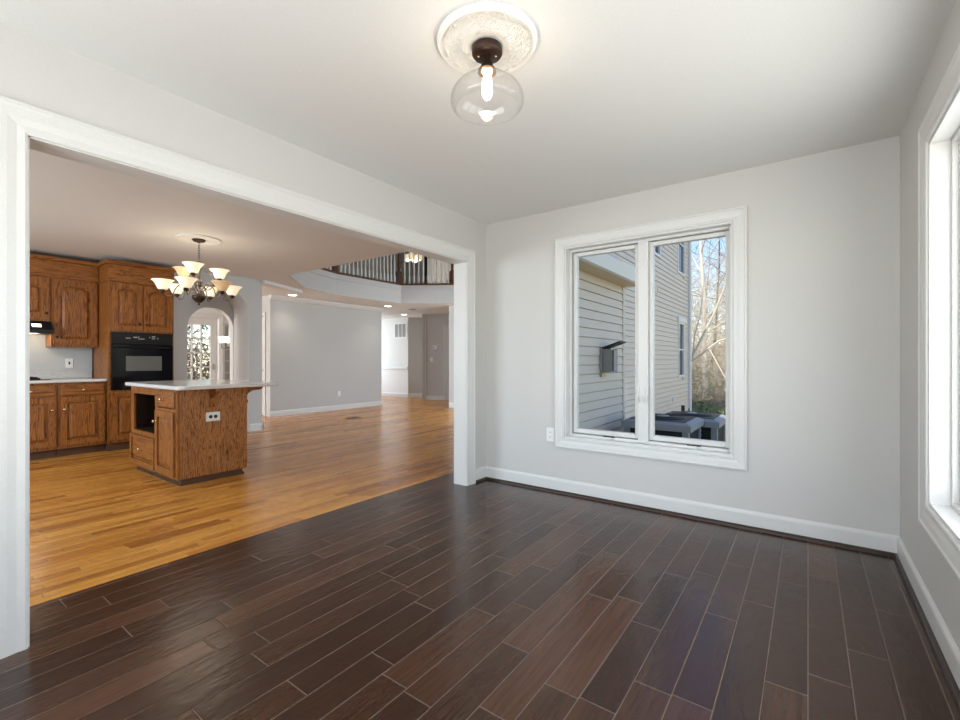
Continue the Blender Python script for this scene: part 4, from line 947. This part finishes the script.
# ------------------------------------------------------------------ lamps
# semi-flush light of the dining room with its plaster medallion
mx, my = -1.058, 1.503
mb = MB(); mb.lathe((mx, my, CZ), [(0.203, -0.0005), (0.204, -0.012), (0.198, -0.022), (0.188, -0.022), (0.183, -0.016), (0.13, -0.022), (0.10, -0.026), (0.088, -0.032), (0.082, -0.026), (0.01, -0.026)], 64)
tag(obj('ceiling_medallion', mb, M['medallion'], origin=(mx, my, CZ)), 'round white plaster medallion with leafy relief above the clear glass light', 'medallion')
sf = thing('ceiling_light', 'bronze ceiling light with a clear glass dome shade and lit filament bulb', 'ceiling light', (mx, my, CZ))
mb = MB(); mb.lathe((mx, my, CZ - 0.026), [(0.058, 0), (0.062, -0.004), (0.062, -0.026), (0.057, -0.033), (0.012, -0.035)], 32); cn = obj('canopy', mb, M['bronze'], sf)
mb = MB()
for a in (0.6, 0.6 + PI): mb.ball((mx + 0.035 * math.cos(a), my + 0.035 * math.sin(a), CZ - 0.0615), 0.005, 8)
tag(obj('screw', mb, M['brass'], cn), 'small screw heads')
zz = CZ - 0.060
mb = MB(); mb.lathe((mx, my, zz), [(0.017, 0), (0.017, -0.024), (0.024, -0.030), (0.024, -0.042), (0.034, -0.054), (0.036, -0.06)], 24); obj('stem', mb, M['bronze'], sf)
mb = MB(); mb.lathe((mx, my, zz - 0.06), [(0.036, 0), (0.037, -0.010), (0.030, -0.014), (0.018, -0.014)], 24); tag(obj('collar', mb, M['copper'], sf), 'copper collar')
mb = MB(); mb.lathe((mx, my, zz - 0.074), [(0.014, 0), (0.015, -0.012), (0.020, -0.035), (0.022, -0.065), (0.019, -0.088), (0.010, -0.102), (0.001, -0.105)], 20); tag(obj('bulb', mb, M['bulb'], sf), 'lit filament bulb')
g0 = zz - 0.086
prof = [(0.030, 0.002), (0.034, -0.006), (0.066, -0.013), (0.102, -0.026), (0.128, -0.046), (0.1445, -0.072), (0.149, -0.094), (0.145, -0.116), (0.134, -0.128), (0.130, -0.130)]
dense = []
for i in range(len(prof) - 1):
    A, B, C_, D_ = prof[max(0, i - 1)], prof[i], prof[i + 1], prof[min(len(prof) - 1, i + 2)]
    for k in range(4):
        q = k / 4
        dense.append(tuple(0.5 * (2 * B[j] + (C_[j] - A[j]) * q + (2 * A[j] - 5 * B[j] + 4 * C_[j] - D_[j]) * q * q + (3 * B[j] - A[j] - 3 * C_[j] + D_[j]) * q ** 3) for j in (0, 1)))
prof = dense + [prof[-1]]
prof2 = [(r - 0.0025, h - 0.001) for r, h in prof][::-1]
mb = MB(); mb.lathe((mx, my, g0), prof + prof2, 96, caps=False); tag(obj('glass_shade', mb, M['clear'], sf), 'clear glass dome shade')
l = bpy.data.lights.new('filament', 'POINT'); l.energy = 1.9; l.color = (1, 0.84, 0.62); l.shadow_soft_size = 0.03
o = bpy.data.objects.new('filament', l); COL.objects.link(o); o.location = (mx, my, zz - 0.20)

# kitchen chandelier
kx, ky = -5.29, 2.137
mb = MB(); mb.lathe((kx, ky, KZ), [(0.21, -0.0005), (0.21, -0.010), (0.20, -0.016), (0.188, -0.008), (0.18, -0.006), (0.10, -0.008), (0.01, -0.008)], 48)
tag(obj('ceiling_medallion', mb, M['ceil']), 'plain round ceiling medallion above the chandelier', 'medallion')
ch = thing('chandelier', 'pewter nine-light chandelier with bell glass shades hanging over the island', 'chandelier', (kx, ky, KZ))
K = lambda r, a, z: (kx + r * math.cos(a), ky + r * math.sin(a), z)
mb = MB(); mb.lathe((kx, ky, KZ - 0.008), [(0.062, 0), (0.066, -0.006), (0.05, -0.022), (0.014, -0.03), (0.008, -0.036)], 24); obj('canopy', mb, M['bronze'], ch)
mb = MB()
for k in range(7):
    z = KZ - 0.055 - k * 0.028; pts = []
    for i in range(11):
        a = 2 * PI * i / 10; dx, dz = 0.009 * math.cos(a), 0.019 * math.sin(a)
        pts.append((kx + (dx if k % 2 else 0), ky + (0 if k % 2 else dx), z + dz))
    mb.tube(pts, 0.0028, 6)
obj('chain', mb, M['pewter'], ch)
mb = MB(); mb.lathe((kx, ky, -0.03), [(0.004, 2.235), (0.012, 2.23), (0.045, 2.215), (0.03, 2.205), (0.014, 2.20), (0.016, 2.17), (0.028, 2.15), (0.016, 2.13), (0.014, 2.04), (0.026, 2.02), (0.034, 1.99), (0.026, 1.965), (0.016, 1.95), (0.018, 1.92), (0.034, 1.90), (0.02, 1.88), (0.016, 1.84)][::-1], 20); obj('column', mb, M['pewter'], ch)
mb = MB(); mb.lathe((kx, ky, -0.025), [(0.001, 1.752), (0.008, 1.755), (0.010, 1.765), (0.005, 1.775), (0.022, 1.783), (0.045, 1.80), (0.062, 1.825), (0.066, 1.85), (0.058, 1.86), (0.018, 1.87)], 24); obj('bowl', mb, M['bronze'], ch)
CR = math.radians(68.0)
def arm(R, phi, zrim, up, dim):
    a = phi + CR      # phi is counted from the camera's right hand
    zb = zrim - 0.10
    ar_pts = []
    if up: ctl = [(0.02, 1.97), (0.09, 1.93), (0.15, 2.02), (0.10, 2.13), (0.16, 2.10), (R, zb - 0.03)]
    else: ctl = [(0.03, 1.90), (0.12, 1.99), (0.20, 1.93), (0.24, 1.845), (0.28, 1.835), (R, zb)]
    # Catmull-Rom through the control points
    P = [ctl[0]] + ctl + [ctl[-1]]
    for i in range(1, len(P) - 2):
        for k in range(5):
            t_ = k / 5; q = [0.5 * (2 * P[i][j] + (P[i + 1][j] - P[i - 1][j]) * t_ + (2 * P[i - 1][j] - 5 * P[i][j] + 4 * P[i + 1][j] - P[i + 2][j]) * t_ ** 2 + (3 * P[i][j] - P[i - 1][j] - 3 * P[i + 1][j] + P[i + 2][j]) * t_ ** 3) for j in (0, 1)]
            ar_pts.append(K(q[0], a, q[1] - 0.03))
    ar_pts.append(K(R, a, zb - 0.03))
    mb = MB(); mb.tube(ar_pts, 0.0055, 6); ao = obj('arm', mb, M['pewter'], ch)
    c_ = K(R, a, 0)
    mb = MB(); mb.lathe((c_[0], c_[1], 0), [(0.008, zb - 0.035), (0.026, zb - 0.022), (0.026, zb - 0.012), (0.020, zb - 0.002), (0.030, zb + 0.004)], 14); obj('cup', mb, M['bronze'], ao)
    pr = [(0.028, zb), (0.044, zb + 0.006), (0.055, zb + 0.030), (0.068, zb + 0.060), (0.086, zb + 0.084), (0.101, zb + 0.096)]
    mb = MB(); mb.lathe((c_[0], c_[1], 0), pr + [(r - 0.004, z + 0.003) for r, z in pr][::-1], 24)
    tag(obj('glass_shade', mb, M['shade_dim' if dim else 'shade_lit'], ao), 'amber unlit bell shade' if dim else 'glowing cream bell shade')
for ph in (-170, -110, -50, 10, 70, 130): arm(0.32, math.radians(ph), 1.965, False, ph == -50)
for ph in (-105, 15, 135): arm(0.20, math.radians(ph), 2.14, True, ph == 135)
l = bpy.data.lights.new('chandelier_light', 'POINT'); l.energy = 7; l.color = (1, 0.87, 0.70); l.shadow_soft_size = 0.3
o = bpy.data.objects.new('chandelier_light', l); COL.objects.link(o); o.location = (kx, ky, 2.02)

# small crystal chandelier in the breakfast room
cx_, cy_ = -9.35, 4.33
dc = thing('crystal_chandelier', 'small white-shaded chandelier glimpsed through the inner arch', 'chandelier', (cx_, cy_, KZ))
mb = MB(); mb.tube([(cx_, cy_, KZ), (cx_, cy_, 1.45)], 0.01, 8); mb.lathe((cx_, cy_, 0), [(0.05, KZ), (0.05, KZ - 0.02), (0.01, KZ - 0.03)], 14); mb.ball((cx_, cy_, 1.42), 0.04); obj('stem', mb, M['nickel'], dc)
for k in range(5):
    a = 2 * PI * k / 5 + 0.3
    p = lambda r, z: (cx_ + r * math.cos(a), cy_ + r * math.sin(a), z)
    mb = MB(); mb.tube([p(0.01, 1.46), p(0.08, 1.36), p(0.13, 1.38), p(0.14, 1.48)], 0.008, 6); ao = obj('arm', mb, M['pewter'], dc)
    c_ = p(0.14, 0); mb = MB(); mb.lathe((c_[0], c_[1], 1.48), [(0.02, 0), (0.035, 0.02), (0.042, 0.09), (0.055, 0.12)], 12); obj('shade', mb, M['crystal'], ao)
# upstairs hall lamp
ux, uy = -9.2, 9.37
ul = thing('hall_pendant', 'bright pendant cluster in the upstairs hall above the railing', 'pendant light', (ux, uy, 5.2))
mb = MB(); mb.tube([(ux, uy, 5.2), (ux, uy, 4.2)], 0.012, 8); mb.lathe((ux, uy, 0), [(0.07, 5.2), (0.06, 5.17), (0.01, 5.16)], 14); obj('stem', mb, M['bronze'], ul)
for k in range(4):
    a = PI / 2 * k + 0.5; c_ = (ux + 0.17 * math.cos(a), uy + 0.17 * math.sin(a))
    mb = MB(); mb.tube([(ux, uy, 4.22), (ux + 0.09 * math.cos(a), uy + 0.09 * math.sin(a), 4.15), (c_[0], c_[1], 4.2)], 0.010, 6); ao = obj('arm', mb, M['bronze'], ul)
    mb = MB(); mb.lathe((c_[0], c_[1], 0), [(0.03, 4.2), (0.09, 4.16), (0.10, 4.06), (0.07, 4.0), (0.02, 3.98)], 14); obj('shade', mb, M['shade_lit'], ao)
l = bpy.data.lights.new('hall_pendant_light', 'POINT'); l.energy = 16; l.color = (1, 0.9, 0.75); l.shadow_soft_size = 0.2
o = bpy.data.objects.new('hall_pendant_light', l); COL.objects.link(o); o.location = (ux, uy, 3.75)
